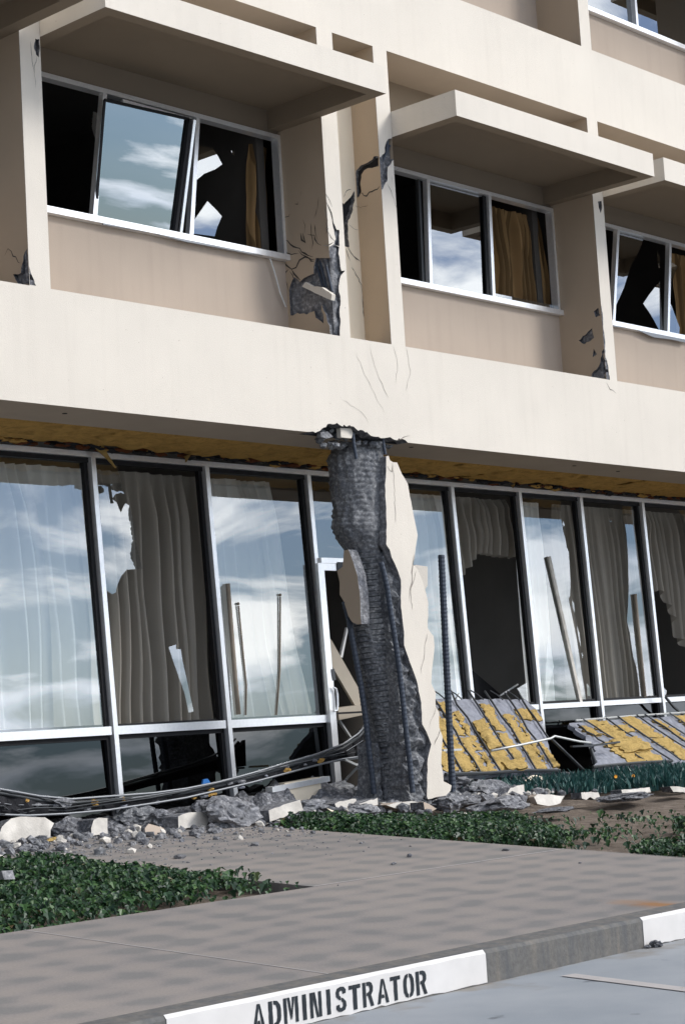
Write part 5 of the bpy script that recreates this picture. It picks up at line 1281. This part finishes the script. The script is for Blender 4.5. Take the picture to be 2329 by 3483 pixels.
reg2 = [(11.18, -.5), (11.25, -2.2), (11.35, -4.2), (16, -4.2), (21, -2.2)] + [(q.x, q.y) for q in (G(p) for p in ((2329, 2772), (1950, 2788), (1700, 2786), (1500, 2792), (1300, 2796), (1050, 2800), (920, 2812)))]
def soilspots():
    return [(G((1980, 2800)), .55), (G((2140, 2775)), .5), (G((2060, 2865)), .35), (G((2230, 2845)), .4), (G((2300, 2785)), .35), (G((1900, 2775)), .3)]
SPOTS = soilspots()
def keep(x, y, d, rr):
    for c_, r_ in SPOTS:
        dx = (x - c_.x) + (y - c_.y); dy = (x - c_.x) - (y - c_.y)
        if (dx * .42) ** 2 + (dy * .9) ** 2 < (r_ * (1.15 + .6 * d)) ** 2: return rr.random() < .03
    if y > .15: return rr.random() < .25
    far = max(0, (x - 11.9) * .5)
    return d > -.5 + far * .4 or rr.random() < .15
def edge_d(x, y): return max(0, min(x - 11.2 if y < -.2 else 1, .5 - y, 1))
ivy('ivy', reg2, 25000, 7, 'ivy bed running between the walkway and the rubble', .12, .043)
# blue green tufts behind
mb = MB(); V = []; F = []; rr = random.Random(12)
tp = [G(zH(*p)) for p in ((700, 780), (800, 742), (1000, 720), (1568, 690), (1900, 690), (1900, 790), (1568, 770), (1200, 795), (900, 790))]
regt = [(p.x, p.y) for p in tp]; xs = [p[0] for p in regt]; ys = [p[1] for p in regt]; c = 0
regt2 = [(14.6, .45), (15.6, -.35), (17.6, -1.5), (20.5, -2.4), (21.5, -1.6), (19.5, .3), (17, .75), (15.2, .75)]
while c < 6500:
    x = rr.uniform(14.4, 21.5); y = rr.uniform(-2.5, .8)
    if not inside((x, y), regt2): continue
    c += 1
    d = noise.noise(Vector((x * 1.5, y * 1.5, 3))); h = (.16 + .08 * d) * rr.uniform(.5, 1.1); az = rr.uniform(0, 6.28); ln = rr.uniform(.2, .9)
    b = Vector((x, y, gz(y) - .02)); t = b + Vector((math.cos(az) * ln * h, math.sin(az) * ln * h, h)); sd_ = Vector((-math.sin(az), math.cos(az), 0)) * .012
    k = len(V); md = b.lerp(t, .5) + Vector((0, 0, .02)); V += [tuple(b - sd_), tuple(b + sd_), tuple(md + sd_ * 1.3), tuple(t), tuple(md - sd_ * 1.3)]; F.append((k, k + 1, k + 2, k + 3, k + 4))
mb.v = V; mb.f = F; mb.m = [0] * len(F)
tag(mb.build('blue_green_tufts', [MICE]), 'bank of spiky blue green ground cover before the fallen slab', 'ground cover', None, 'stuff')
for k, (p, nm) in enumerate((((1147, 690), 'orange flower in the blue green tufts nearer the column'), ((1252, 686), 'orange flower in the blue green tufts farther from the column'))):
    c_ = W(zH(*p), -.3); mb = MB()
    for i in range(9):
        a = 6.283 * i / 9; d1 = Vector((math.cos(a), -.3, math.sin(a) * .6)) * .032; sd_ = Vector((-math.sin(a), 0, math.cos(a) * .6)) * .012
        mb.add([c_, c_ + d1 * .6 + sd_, c_ + d1, c_ + d1 * .6 - sd_], [(0, 1, 2, 3)])
    rock(mb, c_, (.01, .008, .008), 3, 1, 0, cuts=0, rough=0); mb.tube([c_, (c_.x, c_.y + .02, gz(c_.y))], .003, 5, 1)
    tag(mb.build('flower', [MFLOW, MICE]), nm, 'flower', 'orange flowers in the tufts')
